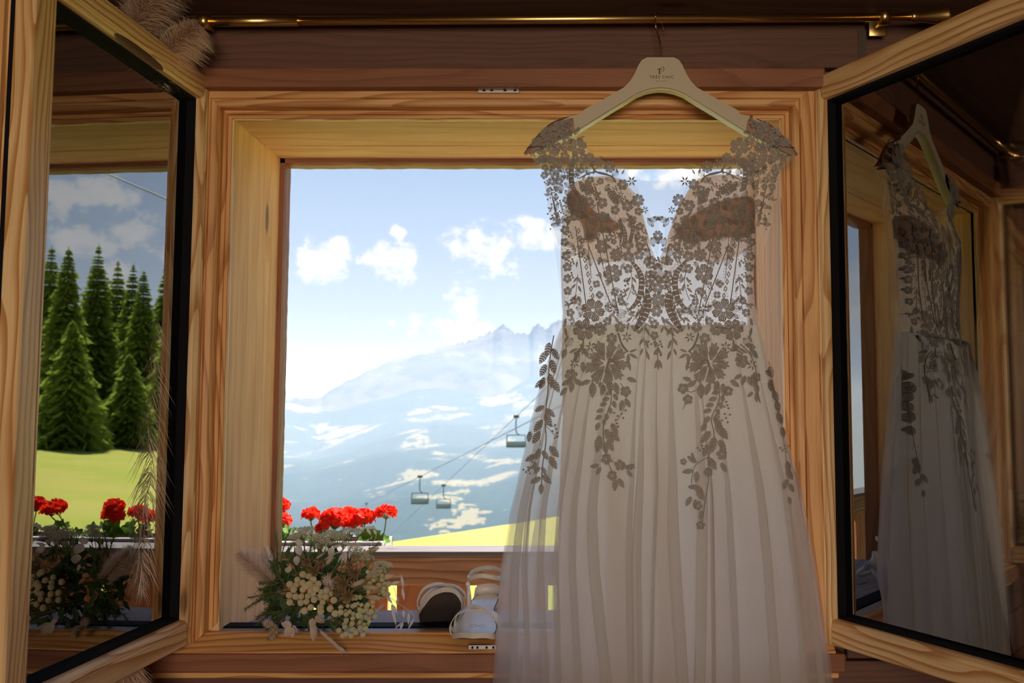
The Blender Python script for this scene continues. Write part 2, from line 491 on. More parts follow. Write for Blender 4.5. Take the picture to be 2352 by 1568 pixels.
# rough-sawn outer lip
def lip(side):
    mb = MB()
    rr = random.Random(side)
    if side == 'top':
        n = 60
        def P(i, j):
            x = lerp(ri[0], ri[1], i / n)
            w_ = .0125 + .0012 * (abs(sin(i * .37)) ** 3) + rr.uniform(0, .0016)
            prof = [(YO, .02), (YO, -.0105), (YO + .012, -w_), (YO + .04, -w_ - .002), (YO + .045, .02)]
            return (x, prof[j][0], ri[2] + prof[j][1])
    else:
        n = 60
        s_ = 1 if side == 'left' else -1
        x0 = ri[0] if side == 'left' else ri[1]
        def P(i, j):
            zz = lerp(ZB - .05, ri[2], i / n)
            w_ = .0125 + rr.uniform(0, .001)
            prof = [(YO, -.02), (YO, .011), (YO + .012, w_), (YO + .04, w_ + .001), (YO + .045, -.02)]
            return (x0 + s_ * prof[j][1], prof[j][0], zz)
    mb.grid(P, n, 4)
    return mb.build('outer_lip', W['grey_x' if side == 'top' else 'grey_z'] if False else W['case_x' if side == 'top' else 'case_z'], win)
for s_ in ('top', 'left', 'right'): lip(s_)
# weathered outer sill, sloping
zs0, zs1 = ZB - .012, Zr(-.472)
MB().add([(XL + .005, 2.082, zs0), (XR - .005, 2.082, zs0), (XR - .005, 2.42, zs1 - .004), (XL + .005, 2.42, zs1 - .004), (XL + .005, 2.082, zs0 - .05), (XR - .005, 2.082, zs0 - .05), (XR - .005, 2.42, zs1 - .05), (XL + .005, 2.42, zs1 - .05)],
         [(0, 1, 2, 3), (7, 6, 5, 4), (0, 4, 5, 1), (2, 6, 7, 3), (0, 3, 7, 4), (1, 5, 6, 2)]).build('outer_sill', W['grey_x'], win)

# interior casing boards
tr = MB().box(-.80, .4835, 1.940, 1.9775, ZT + .030, ZT + .071, .004).build('trim_1', W['case_x']); structure(tr, 'brown wooden casing board over the window', 'trim')
tr = MB().box(-.845, .5, 1.938, 1.9775, Zr(-.499), Zr(-.4635), .004).build('trim_2', W['case_x']); structure(tr, 'brown wooden casing board under the window sill', 'trim')
W['casing_plain'] = W['case_x']  # plain alias of the brown casing wood
tr = MB().box(-.83, .49, 1.955, 1.9775, Zr(-.513), Zr(-.5005), .003).build('trim_3', W['frame_x']); structure(tr, 'thin honey pine bead below the sill casing', 'trim')
hb = MB().box(-1.35, .5685, 1.952, 1.9775, ZT + .0735, rz1 - .002, .002)
hd = hb.build('trim_4', W['dark_x']); structure(hd, 'wide dark stained header board behind the curtain rod', 'trim')
pl = MB().box(.553, .5695, 1.9500, 1.953, Zr(.690), Zr(.762))
for q in range(5): pl.tube([(.561, 1.9498, Zr(.700 + q * .014)), (.561, 1.9490, Zr(.700 + q * .014))], .0033, 8)
tag(pl.build('perforated_bracket', plain('dull_dark_metal', (.10, .075, .06), .5, .8)), 'small dark perforated metal strip on the end of the header board', 'bracket')

# lock keeps
def keep(px0, px1, py0, py1, Y, label):
    a, b = at(px0, py1, Y), at(px1, py0, Y)
    t_ = thing('lock_keep', (a.x, Y, a.z), label, 'lock plate')
    MB().box(a.x, b.x, Y, Y + .004, a.z, b.z, .001).build('plate', M_STEEL, t_)
    L = b.x - a.x
    for q in (.12, .3, .62, .86):
        MB().box(a.x + L * q, a.x + L * (q + .07), Y - .0015, Y + .001, a.z + (b.z - a.z) * .25, b.z - (b.z - a.z) * .25, .0005).build('slot', M_BLACK, t_)
keep(1097, 1193, 199, 213, 1.961, 'small steel lock plate on the upper window frame')
keep(1075, 1140, 1481, 1492, 1.9335, 'small steel lock plate under the sandals on the sill')

# ================================================================== casements
def sash(name, hinge, u, n, sgn, label, htop, hbot, width=.605):
    # local axes: a = along the sash (0 at the hinge, sgn*width at the free end), b = exterior normal, z up
    A = Vector((u[0] * sgn, u[1] * sgn, 0)); N = Vector((n[0], n[1], 0))
    M = Matrix(((A.x, N.x, 0, hinge[0]), (A.y, N.y, 0, hinge[1]), (0, 0, 1, 0), (0, 0, 0, 1)))
    t_ = thing(name, None, label, 'window sash', M=M)
    S = lambda a: sgn * a
    def bx(nm, m, lst, c=.0015):
        mb = MB()
        for (a0, a1, b0, b1, z0, z1) in lst: mb.box(S(a0), S(a1), b0, b1, z0, z1, c)
        return mb.build(nm, m, t_)
    st, fs, rl = .050, .060, .0485
    T = .084
    # moulded members: profile from outer edge to glass, (inset, b)
    pr = [(0, -.002), (.002, 0), (rl - .016, 0), (rl - .0145, -.0022), (rl - .012, -.0005), (rl - .006, -.002), (rl - .001, -.007), (rl, -.012), (rl, -.024), (rl, -T), (0, -T)]
    def mem(nm, side, m, w_):
        k = w_ / rl
        x0, x1, z0, z1 = 0, width, hbot, htop
        ra, rb = [], []
        for i, b in pr:
            j = i * k if i < rl - .017 else i + (w_ - rl)
            if side == 'top': p, q = (0, z1 - i), (0, z1 - i); a0, a1 = (st * 1.0 if False else st - .0), width - fs
            if side == 'top': ra.append((S(st), b, z1 - i)); rb.append((S(width - fs), b, z1 - i))
            if side == 'bottom': ra.append((S(width - fs), b, z0 + i)); rb.append((S(st), b, z0 + i))
            if side == 'hinge': ra.append((S(j), b, z0)); rb.append((S(j), b, z1))
            if side == 'free': ra.append((S(width - j), b, z1)); rb.append((S(width - j), b, z0))
        nn = len(pr)
        f_ = [(q, (q + 1) % nn, (q + 1) % nn + nn, q + nn) for q in range(nn)] + [tuple(range(nn - 1, -1, -1)), tuple(range(nn, 2 * nn))]
        if sgn < 0: f_ = [tuple(reversed(q)) for q in f_]
        return MB().add(ra + rb, f_).build(nm, m, t_)
    top = mem('top_rail', 'top', W['pine_x'], rl)
    mem('bottom_rail', 'bottom', W['pine_x'], rl)
    mem('hinge_stile', 'hinge', W['pine_z'], st)
    mem('lock_stile', 'free', W['pine_z'], fs)
    # stepped closing edge of the lock stile and of the rails
    bx('edge_seal', M_BLACK, [(width - .004, width + .0015, -.036, -.030, hbot + .004, htop - .004)], .0)
    bx('closing_lip', W['frame_z'], [(width - .001, width + .010, -T - .004, -.040, hbot - .004, htop + .004)])
    # black glazing gasket ring
    g = MB()
    a0, a1, z0, z1 = st, width - fs, hbot + rl, htop - rl
    for (p, q, r_, s_) in ((a0, a0 + .006, z0, z1), (a1 - .006, a1, z0, z1)): g.box(S(p), S(q), -.066, -.016, r_, s_)
    for (r_, s_) in ((z0, z0 + .006), (z1 - .006, z1)): g.box(S(a0 + .006), S(a1 - .006), -.066, -.016, r_, s_)
    g.build('gasket', M_BLACK, t_)
    for b in (-.034, -.056):
        MB().box(S(a0 + .004), S(a1 - .004), b - .002, b + .002, z0 + .004, z1 - .004).build('glass_pane', M_GLASS, t_)
    for zz in (hbot + .12, htop - .12): MB().tube([(S(-.008), -.012, zz - .03), (S(-.008), -.012, zz + .03)], .006, 10).build('hinge', M_STEEL, t_)
    return t_, top, M
al = math.atan2(126, FPX)
HL = (-.754, 2.0 - .008)
uL = (-sin(al), -cos(al)); nL = (cos(al), -sin(al))
sashL, topL, ML = sash('window_casement', HL, uL, nL, 1, 'open pine casement reflecting meadow and spruce trees in its glass', Zr(.667), Zr(-.449))
ar = math.radians(27.0)
HR = (.4525, 2.0 - .008)
uR = (sin(ar), -cos(ar)); nR = (-cos(ar), -sin(ar))
sashR, topR, MR = sash('window_casement', HR, uR, nR, -1, 'open pine casement reflecting the hanging wedding dress in its dark glass', Zr(.667), Zr(-.449))
# routed finger slot in the left top rail (a real hollow cut from the wood)
NL, PL = Vector((nL[0], nL[1], 0)), Vector((HL[0], HL[1], 0))
p0, p1 = hit(266, 76, PL, NL), hit(386, 166, PL, NL)
q0, q1 = ML.inverted() @ p0, ML.inverted() @ p1
me_ = bpy.data.meshes.new('cut'); bmc = bmesh.new()
bmesh.ops.create_uvsphere(bmc, u_segments=28, v_segments=14, radius=1.0)
d_ = q1 - q0
ang = math.atan2(d_.z, d_.x)
for v in bmc.verts:
    c = v.co
    L_, H_ = d_.length / 2, .0082
    x_, z_ = c.x * L_, c.z * H_
    v.co = Vector(((q0.x + q1.x) / 2 + x_ * cos(ang) - z_ * sin(ang), c.y * .02, (q0.z + q1.z) / 2 + x_ * sin(ang) + z_ * cos(ang)))
bmc.to_mesh(me_); bmc.free()
me_.materials.append(W['dark_x'])
cut = bpy.data.objects.new('cut', me_); COL.objects.link(cut)
cut.matrix_world = ML
topL.data.materials.append(W['dark_x'])
bpy.context.view_layer.update()
md = topL.modifiers.new('slot', 'BOOLEAN'); md.operation = 'DIFFERENCE'; md.object = cut; md.solver = 'EXACT'; md.material_mode = 'TRANSFER'
dg = bpy.context.evaluated_depsgraph_get()
nm_ = bpy.data.meshes.new_from_object(topL.evaluated_get(dg))
topL.modifiers.clear(); topL.data = nm_
bpy.data.objects.remove(cut)
# steel corner hinge on the right casement
a = at(1884, 182, 1.98); b = at(1913, 165, 1.96)
mb = MB().tube([a, b], .0035, 8)
tag(mb.build('corner_hinge', M_STEEL), 'small shiny steel hinge pin where casement meets header', 'hinge')

# ================================================================== curtain rod
rod = thing('curtain_rod', at(1300, 50, 1.905), 'slim brass curtain rod across the top of the window', 'curtain rod')
A_, B_ = at(432, 50, 1.905), at(2096, 39, 1.905)
MB().tube([A_, B_], .0085, 20).build('pole', M_BRASS, rod, True)
MB().tube([A_, lerp(A_, B_, .152)], .0098, 20).build('telescopic_sleeve', M_BRASS, rod, True)
E0, E1 = at(2096, 39, 1.905), at(2180, 36, 1.905)
MB().tube([E0 - Vector((.004, 0, 0)), E0, lerp(E0, E1, .12), lerp(E0, E1, .15), lerp(E0, E1, .9), E1], [.010, .011, .011, .0095, .0185, .0185], 20).build('finial', M_BRASS, rod, True)
c = at(2030, 40, 1.905)
MB().tube([c - Vector((.010, 0, 0)), c + Vector((.010, 0, 0))], .0155, 20).build('support_ring', M_BRASS, rod, True)
MB().tube([c + Vector((0, .008, 0)), c + Vector((0, .045, 0))], .006, 10).box(c.x - .018, c.x + .018, c.y + .0425, c.y + .0465, c.z - .022, c.z + .022, .002).build('wall_bracket', M_BRASS, rod, True)
c = at(470, 50, 1.905)
MB().tube([c - Vector((.010, 0, 0)), c + Vector((.010, 0, 0))], .0155, 20).build('support_ring', M_BRASS, rod, True)
MB().tube([c + Vector((0, .008, 0)), c + Vector((0, .045, 0))], .006, 10).build('wall_bracket', M_BRASS, rod, True)
# ================================================================== outdoors: balcony
W['deck_x'] = wood('pale_larch_deck', 'x', (.64, .50, .37), (.46, .33, .22), 30, .7)
YB = 3.2
W['hand_x'] = wood('silver_weathered_handrail', 'x', (.15, .135, .145), (.09, .08, .085), 30, .8)
zrail = at(1000, 1264, YB).z
zbeam = at(1000, 1345, YB).z
o = MB().box(-7, 7, YO, YB + .25, -.12, -.02).build('balcony_floor', W['deck_x']); structure(o, 'weathered wooden balcony floor outside the window', 'floor')
rl = thing('balcony_railing', (0, YB, 0), 'weathered brown balcony railing with heavy top beam and vertical boards', 'railing')
MB().box(-4.2, 4.2, YB, YB + .045, zbeam, zrail - .018, .006).build('beam', W['rail_x'], rl)
MB().box(-4.2, 4.2, YB - .022, YB + .12, zrail - .018, zrail, .004).build('handrail', W['hand_x'], rl)
MB().box(-4.2, 4.2, YB, YB + .045, .06, .15, .005).build('lower_beam', W['rail_x'], rl)
g0 = at(894, 1370, YB).x
pitch = at(1081, 1370, YB).x - g0
wg = .029
W['board_z'] = wood('red_brown_rail_board', 'z', (.46, .19, .085), (.26, .09, .04), 30, .7, knots=.7)
k = -12
while k < 18:
    a, b = g0 + k * pitch + wg / 2, g0 + (k + 1) * pitch - wg / 2
    if b > -4.2 and a < 4.2:
        MB().box(a, b, YB + .046, YB + .068, .04, zrail - .03, .003).build('board', W['board_z'], rl)
    k += 1

# ------------------------------------------------------------------ window boxes with geraniums
M_BOX = plain('pale_painted_wood', (.34, .33, .36), .6, var=.1, scale=12)
M_SOIL = plain('potting_soil', (.05, .035, .025), .95, var=.3, scale=60)
def leafy(name, col, trans=.4, var=.25, rough=.5, scale=12.0):
    m_, t = mat(name)
    co = t.n('ShaderNodeTexCoord'); oi = t.n('ShaderNodeObjectInfo')
    nz = t.n('ShaderNodeTexNoise', Vector=co.outputs['Object'], Scale=scale, Detail=3.0)
    f = t.m('ADD', t.m('MULTIPLY', nz.outputs[0], .7), t.m('MULTIPLY', oi.outputs['Random'], .3))
    c = t.mix(f, tuple(x * (1 - var) for x in col), tuple(min(1, x * (1 + var)) for x in col))
    b = t.n('ShaderNodeBsdfPrincipled', Base__Color=c, Roughness=rough)
    b.inputs['Specular IOR Level'].default_value = .25
    tr_ = t.n('ShaderNodeBsdfTranslucent', Color=c)
    out(t, t.n('ShaderNodeMixShader', i0=trans, i1=b.outputs[0], i2=tr_.outputs[0]))
    return m_
M_RED = leafy('geranium_red', (.86, .035, .012), .5, .22, .6)
M_REDLEAF = leafy('geranium_leaf', (.12, .26, .035), .45, .35, .55, 30)
M_STEMG = leafy('green_stem', (.20, .30, .07), .2, .2)
YG = YB + .20
def flower_box(x0, x1, label):
    t_ = thing('flower_box', ((x0 + x1) / 2, YG, zrail - .15), label, 'flower box')
    zt = zrail + .006
    MB().box(x0, x1, YB + .125, YB + .137, zt - .15, zt, .002).box(x0, x1, YB + .31, YB + .322, zt - .15, zt, .002).box(x0, x0 + .012, YB + .125, YB + .322, zt - .15, zt, .002).box(x1 - .012, x1, YB + .125, YB + .322, zt - .15, zt, .002).box(x0, x1, YB + .125, YB + .322, zt - .15, zt - .138, .002).build('trough', M_BOX, t_)
    MB().box(x0 - .004, x1 + .004, YB + .110, YB + .140, zt - .004, zt + .006, .002).build('rim', M_BOX, t_)
    MB().box(x0 + .013, x1 - .013, YB + .138, YB + .309, zt - .135, zt - .02).build('soil', M_SOIL, t_)
bxe = at(886, 1250, YG).x
flower_box(bxe - .95, bxe, 'pale flower box on the railing behind the bouquet')
flower_box(.02, .85, 'pale flower box on the railing behind the dress skirt')
def petal_mesh():
    mb = MB()
    for k in range(5):
        th = 2 * pi * k / 5
        prof = [(0, 0), (.4, .32), (.85, .42), (1.05, .22), (1.05, -.22), (.85, -.42), (.4, -.32)]
        vs = []
        for r_, w_ in prof:
            x, y = r_ * cos(th) - w_ * sin(th), r_ * sin(th) + w_ * cos(th)
            vs.append((x, y, .28 * r_ * r_ + .12 * abs(w_)))
        mb.add(vs, [(0, 1, 2), (0, 2, 5, 6), (2, 3, 4, 5)])
    return mb
def head(c, r_, rr, parent):
    # umbel of five-petalled florets on a half dome
    mb = MB(); st = MB()
    nfl = max(16, int(30 * r_ / .03))
    base = petal_mesh()
    bot = c - Vector((0, 0, r_ * .75))
    for i in range(nfl):
        ph = math.acos(1 - 1.25 * (i + .5) / nfl); th = i * 2.39996 + rr.uniform(-.3, .3)
        d = Vector((sin(ph) * cos(th), sin(ph) * sin(th), cos(ph)))
        p = c + Vector((d.x * r_, d.y * r_, d.z * r_ * .72)) * rr.uniform(.78, 1.02)
        Q = (d + Vector((rr.uniform(-.35, .35),) * 3)).to_track_quat('Z', 'Y').to_matrix() @ Matrix.Rotation(rr.uniform(0, 6), 3, 'Z')
        s_ = r_ * rr.uniform(.36, .48)
        mb.add([p + Q @ (Vector(v) * s_) for v in base.v], base.f)
        st.tube([bot, lerp(bot, p, .55) - Vector((0, 0, .001)), p], [.0008, .0007, .0006], 4, False)
    h = mb.build('flower_head', M_RED, parent)
    st.build('pedicels', M_STEMG, h)
    return bot
def gleaf(c, r_, rr, parent, nrm):
    mb = MB()
    n = 20
    Q = nrm.to_track_quat('Z', 'Y').to_matrix() @ Matrix.Rotation(rr.uniform(0, 6), 3, 'Z')
    vs = [c]
    for k in range(n):
        th = 2 * pi * (k + .5) / n * .93
        rad = r_ * (1 + .10 * sin(th * 6.5) )
        vs.append(c + Q @ Vector((rad * cos(th) * .55, rad * sin(th) * .55, .05 * rad * sin(th * 6))))
    for k in range(n):
        th = 2 * pi * (k + .5) / n * .93
        rad = r_ * (1 + .13 * sin(th * 6.5))
        vs.append(c + Q @ Vector((rad * cos(th), rad * sin(th), .28 * r_ + .10 * rad * sin(th * 6.5))))
    fs = [(0, k + 1, k + 2) for k in range(n - 1)] + [(k + 1, k + 1 + n, k + 2 + n, k + 2) for k in range(n - 1)]
    return mb.add(vs, fs).build('leaf', M_REDLEAF, parent, True)
def geranium(root, heads, leaves, label, seed):
    rr = random.Random(seed)
    t_ = thing('geranium', root, label, 'geranium', 'red geraniums along the balcony railing')
    root = Vector(root)
    for (c, r_) in heads:
        b = head(Vector(c), r_, rr, t_)
        mid = lerp(root, b, .55) + Vector((rr.uniform(-.012, .012), rr.uniform(-.01, .01), 0))
        MB().tube(spl([root, mid, b], 5), .0022, 5).build('stem', M_STEMG, t_, True)
    for (c, r_) in leaves:
        c = Vector(c)
        gleaf(c, r_, rr, t_, Vector((rr.uniform(-.5, .5), -.8 + rr.uniform(-.3, .5), .75)))
        MB().tube([root, lerp(root, c, .6) + Vector((0, 0, -.006)), c], .0014, 4).build('petiole', M_STEMG, t_)
def ga(px, py, dy=0): return at(px, py, YG + dy)
def gp(px, heads, leaves, label, seed):
    root = ga(px, 1255); root.z = zrail - .012
    geranium(root, [(ga(x, y, d), r_) for x, y, r_, d in heads], [(ga(x, y, d), r_) for x, y, r_, d in leaves], label, seed)
gp(650, [(640, 1162, .034, .0), (648, 1196, .030, -.03), (615, 1180, .03, .02)], [(630, 1222, .030, -.03), (662, 1218, .026, .0), (612, 1232, .028, -.02), (648, 1240, .024, -.05), (690, 1238, .022, 0)], 'red geranium beside the window jamb with two stacked blooms', 1)
gp(720, [(714, 1182, .028, .01), (738, 1214, .022, -.03)], [(705, 1238, .024, 0), (728, 1240, .024, -.02)], 'red geranium with a flat bloom and drooping buds beside the double-bloomed plant', 2)
gp(772, [(768, 1194, .044, -.02), (812, 1200, .03, .02), (800, 1178, .026, .04)], [(775, 1235, .026, -.02), (800, 1240, .022, 0)], 'red geranium with the largest dense bloom in the middle of the box', 3)
gp(842, [(838, 1188, .034, .0)], [(850, 1232, .034, -.02), (836, 1242, .024, .02)], 'red geranium with broad scalloped leaves near the end of the box', 4)
gp(872, [(887, 1177, .031, .0)], [(880, 1240, .022, -.01), (862, 1238, .026, .01)], 'tall single-bloom red geranium at the end of the box', 5)
GLAB = ['red geranium at the start of the box behind the dress', 'red geranium beside the first plant in the box behind the dress', 'red geranium in the middle of the box behind the dress', 'bushy three-bloom red geranium in the box behind the dress', 'tallest red geranium in the box behind the dress, beside the last plant', 'red geranium at the far end of the box behind the dress']
for i, (x, dz, n_) in enumerate(((.12, .075, 2), (.25, .08, 2), (.38, .08, 2), (.52, .10, 3), (.62, .115, 2), (.74, .09, 2))):
    rr = random.Random(50 + i)
    root = Vector((x, YG, zrail - .012))
    hs = [((x + rr.uniform(-.05, .05), YG + rr.uniform(-.04, .04), zrail + dz + rr.uniform(-.01, .03) + (.035 if x > .6 and q == 0 else 0)), rr.uniform(.028, .036)) for q in range(n_)]
    ls = [((x + rr.uniform(-.06, .06), YG + rr.uniform(-.06, .03), zrail + rr.uniform(.012, .04)), rr.uniform(.02, .032)) for q in range(5)]
    geranium(root, hs, ls, GLAB[i], 60 + i)

# ------------------------------------------------------------------ meadow, trees
def sm(a, b, x):
    t = max(0, min(1, (x - a) / (b - a)))
    return t * t * (3 - 2 * t)
def ground(x, y):
    crest = 24 + (2.0 * x if x > 0 else .12 * x)
    z = -1.92 + .13 * x if x < 0 else -1.92 + .052 * x
    z += .62 * sm(9, 21, y) * (1 - sm(1, 9, x))
    z += .14 * sin(x * .31 + 1) * sin(y * .23)
    if y > crest: z -= (y - crest) ** 2 * .012
    if x < -5: z -= (x + 5) ** 2 * .02
    return z
def meadow_mat(name, c1, c2, c3):
    m_, t = mat(name)
    co = t.n('ShaderNodeTexCoord')
    a = t.n('ShaderNodeTexNoise', Vector=co.outputs['Object'], Scale=.22, Detail=5.0)
    b = t.n('ShaderNodeTexNoise', Vector=co.outputs['Object'], Scale=9.0, Detail=6.0, Roughness=.7)
    c = t.mix(t.mapr(a.outputs[0], .38, .62), c1, c2)
    c = t.mix(t.mapr(b.outputs[0], .5, .75, 0, .6), c, c3)
    out(t, t.n('ShaderNodeBsdfDiffuse', Color=c))
    return m_
M_MEADOW = meadow_mat('sunlit_meadow', (.35, .345, .09), (.29, .33, .065), (.44, .38, .13))
NX, NY = 90, 90
def GP(i, j):
    x = lerp(-26, 150, (i / NX) ** 1.35); y = lerp(3.6, 170, (j / NY) ** 1.6)
    return (x, y, ground(x, y))
mo = MB().grid(GP, NX, NY).build('meadow', M_MEADOW, None, True)
tag(mo, 'sunlit yellow green alpine meadow below the balcony', 'meadow', kind='structure')
# the same slope continues around the house
mo2 = MB().grid(lambda i, j: (lerp(-60, 60, i / 20), lerp(-60, 3.6, j / 20), -2.0), 20, 20).build('lawn', M_MEADOW)
tag(mo2, 'green lawn around the foot of the chalet', 'lawn', kind='structure')
M_SPR1 = leafy('spruce_needles', (.24, .31, .05), .45, .45, .7, .8)
M_BARK = plain('spruce_bark', (.09, .06, .045), .9, var=.3, scale=8)
C0 = Vector((0, 0, CZ))
GN = Vector((nL[0], nL[1], 0)); GPt = Vector((HL[0], HL[1], 0)) - GN * .034
def mirror(px, py, depth):
    # where the ray through this pixel goes after the casement glass has turned it aside
    h = hit(px, py, GPt, GN)
    d = ray(px, py)
    d2 = d - 2 * d.dot(GN) * GN
    return h + d2 * ((depth - h.length) / d2.length)
def on_ground(px, pybase, d0=20, d1=120):
    p = None
    for k in range(400):
        p = mirror(px, pybase, lerp(d0, d1, k / 400))
        if p.z <= ground(p.x, p.y): return p
    return p
def spruce(base, H, Rb, label, seed, dense=1.0):
    rr = random.Random(seed)
    t_ = thing('spruce_tree', base, label, 'spruce tree', 'spruce trees on the meadow')
    base = Vector(base)
    MB().tube([base - Vector((0, 0, .3)), base + Vector((0, 0, H * .5)), base + Vector((0, 0, H * .98))], [H * .018, H * .010, .01], 7).build('trunk', M_BARK, t_, True)
    mb = MB()
    nl = int(54 * dense)
    for L in range(nl):
        f = (L + rr.uniform(-.3, .3)) / nl
        z = H * (.04 + .95 * f)
        rad = Rb * (1 - f) ** .8 * rr.uniform(.78, 1.12) + .06
        nb = max(6, int(15 * (1 - f) + 5))
        for b in range(nb):
            th = 2 * pi * (b + rr.uniform(-.35, .35)) / nb + L
            l_ = rad * rr.uniform(.7, 1.1)
            d = Vector((cos(th), sin(th), 0)); sd = Vector((-sin(th), cos(th), 0))
            p0 = base + Vector((0, 0, z))
            droop = -.16 - .24 * (1 - f)
            ns = 4
            for s_ in range(ns):
                t0 = .12 + .88 * s_ / ns
                c = p0 + d * l_ * t0 + Vector((0, 0, l_ * (droop * t0 + .16 * t0 * t0)))
                wd = l_ * .34 * (1.15 - t0) + .07
                e = l_ * .42
                for sg in (-1, 1):
                    tip = c + d * e * .75 + sd * sg * wd * 1.7 + Vector((0, 0, -max(.10, e * rr.uniform(.35, .8))))
                    mb.add([c, c + d * e * .30 + sd * sg * wd * .3 + Vector((0, 0, .03)), tip, c + d * e * .05 + sd * sg * wd * .7 - Vector((0, 0, e * .34 + .08))], [(0, 1, 2, 3)])
                tip = c + d * e * 1.0 + Vector((0, 0, -e * .1))
                mb.add([c + sd * wd * .4, c - sd * wd * .4, tip], [(0, 1, 2)])
    for k in range(5):
        th = k * 1.26
        mb.add([base + Vector((0, 0, H)), base + Vector((cos(th) * .12, sin(th) * .12, H * .93)), base + Vector((cos(th + .6) * .12, sin(th + .6) * .12, H * .93))], [(0, 1, 2)])
    f_ = mb.build('foliage', M_SPR1, t_)
    f_['kind'] = 'stuff'
TREES = [(140, 990, 575, 46, .19, 'tall slim spruce with sparse lower branches, mirrored in the casement glass'),
         (203, 975, 580, 44, .19, 'tall dark spruce with a bare pointed top, mirrored in the casement glass'),
         (245, 960, 622, 40, .20, 'spruce standing between two taller trees, mirrored in the casement glass'),
         (286, 965, 618, 42, .17, 'narrow spruce with a sharp tip above the grove, mirrored in the casement glass'),
         (318, 970, 618, 42, .19, 'bright green spruce at the middle of the grove, mirrored in the casement glass'),
         (358, 985, 625, 44, .17, 'slender dark spruce beside the grove edge, mirrored in the casement glass'),
         (392, 985, 660, 44, .20, 'shorter spruce at the grove edge, mirrored in the casement glass'),
         (88, 985, 600, 44, .2, 'spruce mostly hidden behind the casement stile, mirrored in the glass'),
         (160, 1016, 730, 38, .30, 'broad bushy spruce with branches to the grass, mirrored in the casement glass'),
         (290, 1026, 812, 34, .34, 'small light green spruce in front of the grove, mirrored in the casement glass')]
for i, (px, yb, yt, dep, ar_, lab) in enumerate(TREES):
    p = on_ground(px, yb)
    dd = (p - C0).length
    kf = (1.0, 1.16, 1.38, 1.18, 1.0, 1.24, 1.0, 1.25, .94, 1.0)[i]
    p = p * kf; dd *= kf
    # height from the angle between base and top seen from the same distance
    H = (yb - yt) / FPX * dd * .93
    spruce((p.x, p.y, ground(p.x, p.y)), H, H * ar_, lab, 100 + i, 1.0 if H > 6 else .8)

# ------------------------------------------------------------------ far hills and mountains
def terrain_mat(name, c_for, c_mead, thr, sc, rock=None):
    m_, t = mat(name)
    co = t.n('ShaderNodeTexCoord')
    mp = t.n('ShaderNodeMapping', Vector=co.outputs['Object'])
    mp.inputs['Scale'].default_value = (1.0, .55, 2.0)
    a = t.n('ShaderNodeTexNoise', Vector=mp.outputs[0], Scale=sc, Detail=5.0, Roughness=.62)
    b = t.n('ShaderNodeTexNoise', Vector=mp.outputs[0], Scale=sc * 14, Detail=3.0)
    f = t.mapr(t.m('ADD', a.outputs[0], t.m('MULTIPLY', t.m('SUBTRACT', b.outputs[0], .5), .22)), thr - .012, thr + .012)
    fc = t.mix(b.outputs[0], tuple(x * .6 for x in c_for), tuple(x * 1.4 for x in c_for))
    c = t.mix(f, fc, c_mead)
    out(t, t.n('ShaderNodeBsdfDiffuse', Color=c))
    return m_
def hill(name, ridge, y_base, Yr, Yb, m, label, seed, nx=160, ny=44, amp=.02, top_amp=0.0, jag=1.0):
    # ridge: skyline as pixel directions at distance Yr; the slope falls towards the viewer to distance Yb
    from mathutils import noise
    x0, x1 = ridge[0][0], ridge[-1][0]
    def P(i, j):
        px = lerp(x0, x1, i / nx)
        t = j / ny
        yr = interp(ridge, px) + max(0, 1 - t * 9) * jag * (noise.noise(Vector((px * .06, seed, 0))) * 1.2 + noise.noise(Vector((px * .15, seed, 4))) + noise.noise(Vector((px * .4, seed, 9))) * .5)
        top = at(px, yr, Yr)
        Y = lerp(Yr, Yb, t)
        bot = at(px, y_base, Yb)
        x = lerp(top.x, bot.x, t)
        z = lerp(top.z, bot.z, t ** .85)
        nz = noise.fractal(Vector((x * 5 / Yr + seed, Y * 7 / Yr, seed * .7)), .9, 2.1, 5)
        z += Yr * amp * nz * min(1, .07 + t * 5) + (Yr * top_amp * nz if j == 0 else 0)
        return (x, Y, z)
    b = MB().grid(P, nx, ny)
    # far side
    n0 = len(b.v)
    b.grid(lambda i, j: (lambda q: (q[0] * (1 + .25 * j), q[1] * (1 + .25 * j), q[2] - j * Yr * .12))(P(i, 0)), nx, 1)
    ob = b.build(name, m, None, True)
    return tag(ob, label, 'mountain', kind='structure')
M_ROCK = terrain_mat('limestone_rock', (.060, .062, .072), (.12, .11, .11), .5, .0016)
M_FOR1 = terrain_mat('forest_and_pasture', (.024, .044, .040), (.20, .185, .10), .57, .0036)
M_FOR2 = terrain_mat('valley_forest_and_fields', (.022, .042, .038), (.17, .155, .09), .585, .0085)
hill('mountain_range', [(200, 930), (560, 925), (640, 914), (700, 915), (738, 926), (790, 888), (845, 855), (880, 838), (935, 826), (980, 814), (1012, 802), (1035, 793), (1066, 788), (1085, 780), (1112, 770), (1132, 765), (1142, 752), (1152, 746), (1162, 748), (1176, 764), (1196, 765), (1216, 770), (1226, 748), (1236, 744), (1246, 748), (1254, 760), (1268, 742), (1290, 735), (1330, 742), (1400, 725), (1480, 745), (1560, 760), (1700, 800), (1900, 850), (2300, 900), (3200, 915)],
     960, 9000, 7600, M_ROCK, 'hazy jagged limestone ridge on the skyline', 3.1, 1100, 60, .022, .0, 6.0)
hill('forest_hill', [(200, 905), (560, 910), (622, 914), (660, 920), (700, 934), (735, 946), (790, 940), (850, 922), (900, 912), (950, 897), (1005, 891), (1060, 897), (1125, 912), (1165, 898), (1200, 876), (1240, 856), (1300, 850), (1500, 860), (1900, 880), (3200, 900)],
     1040, 5200, 3300, M_FOR1, 'blue hazy forested foothills with pale pastures', 8.4, 220, 40, .010)
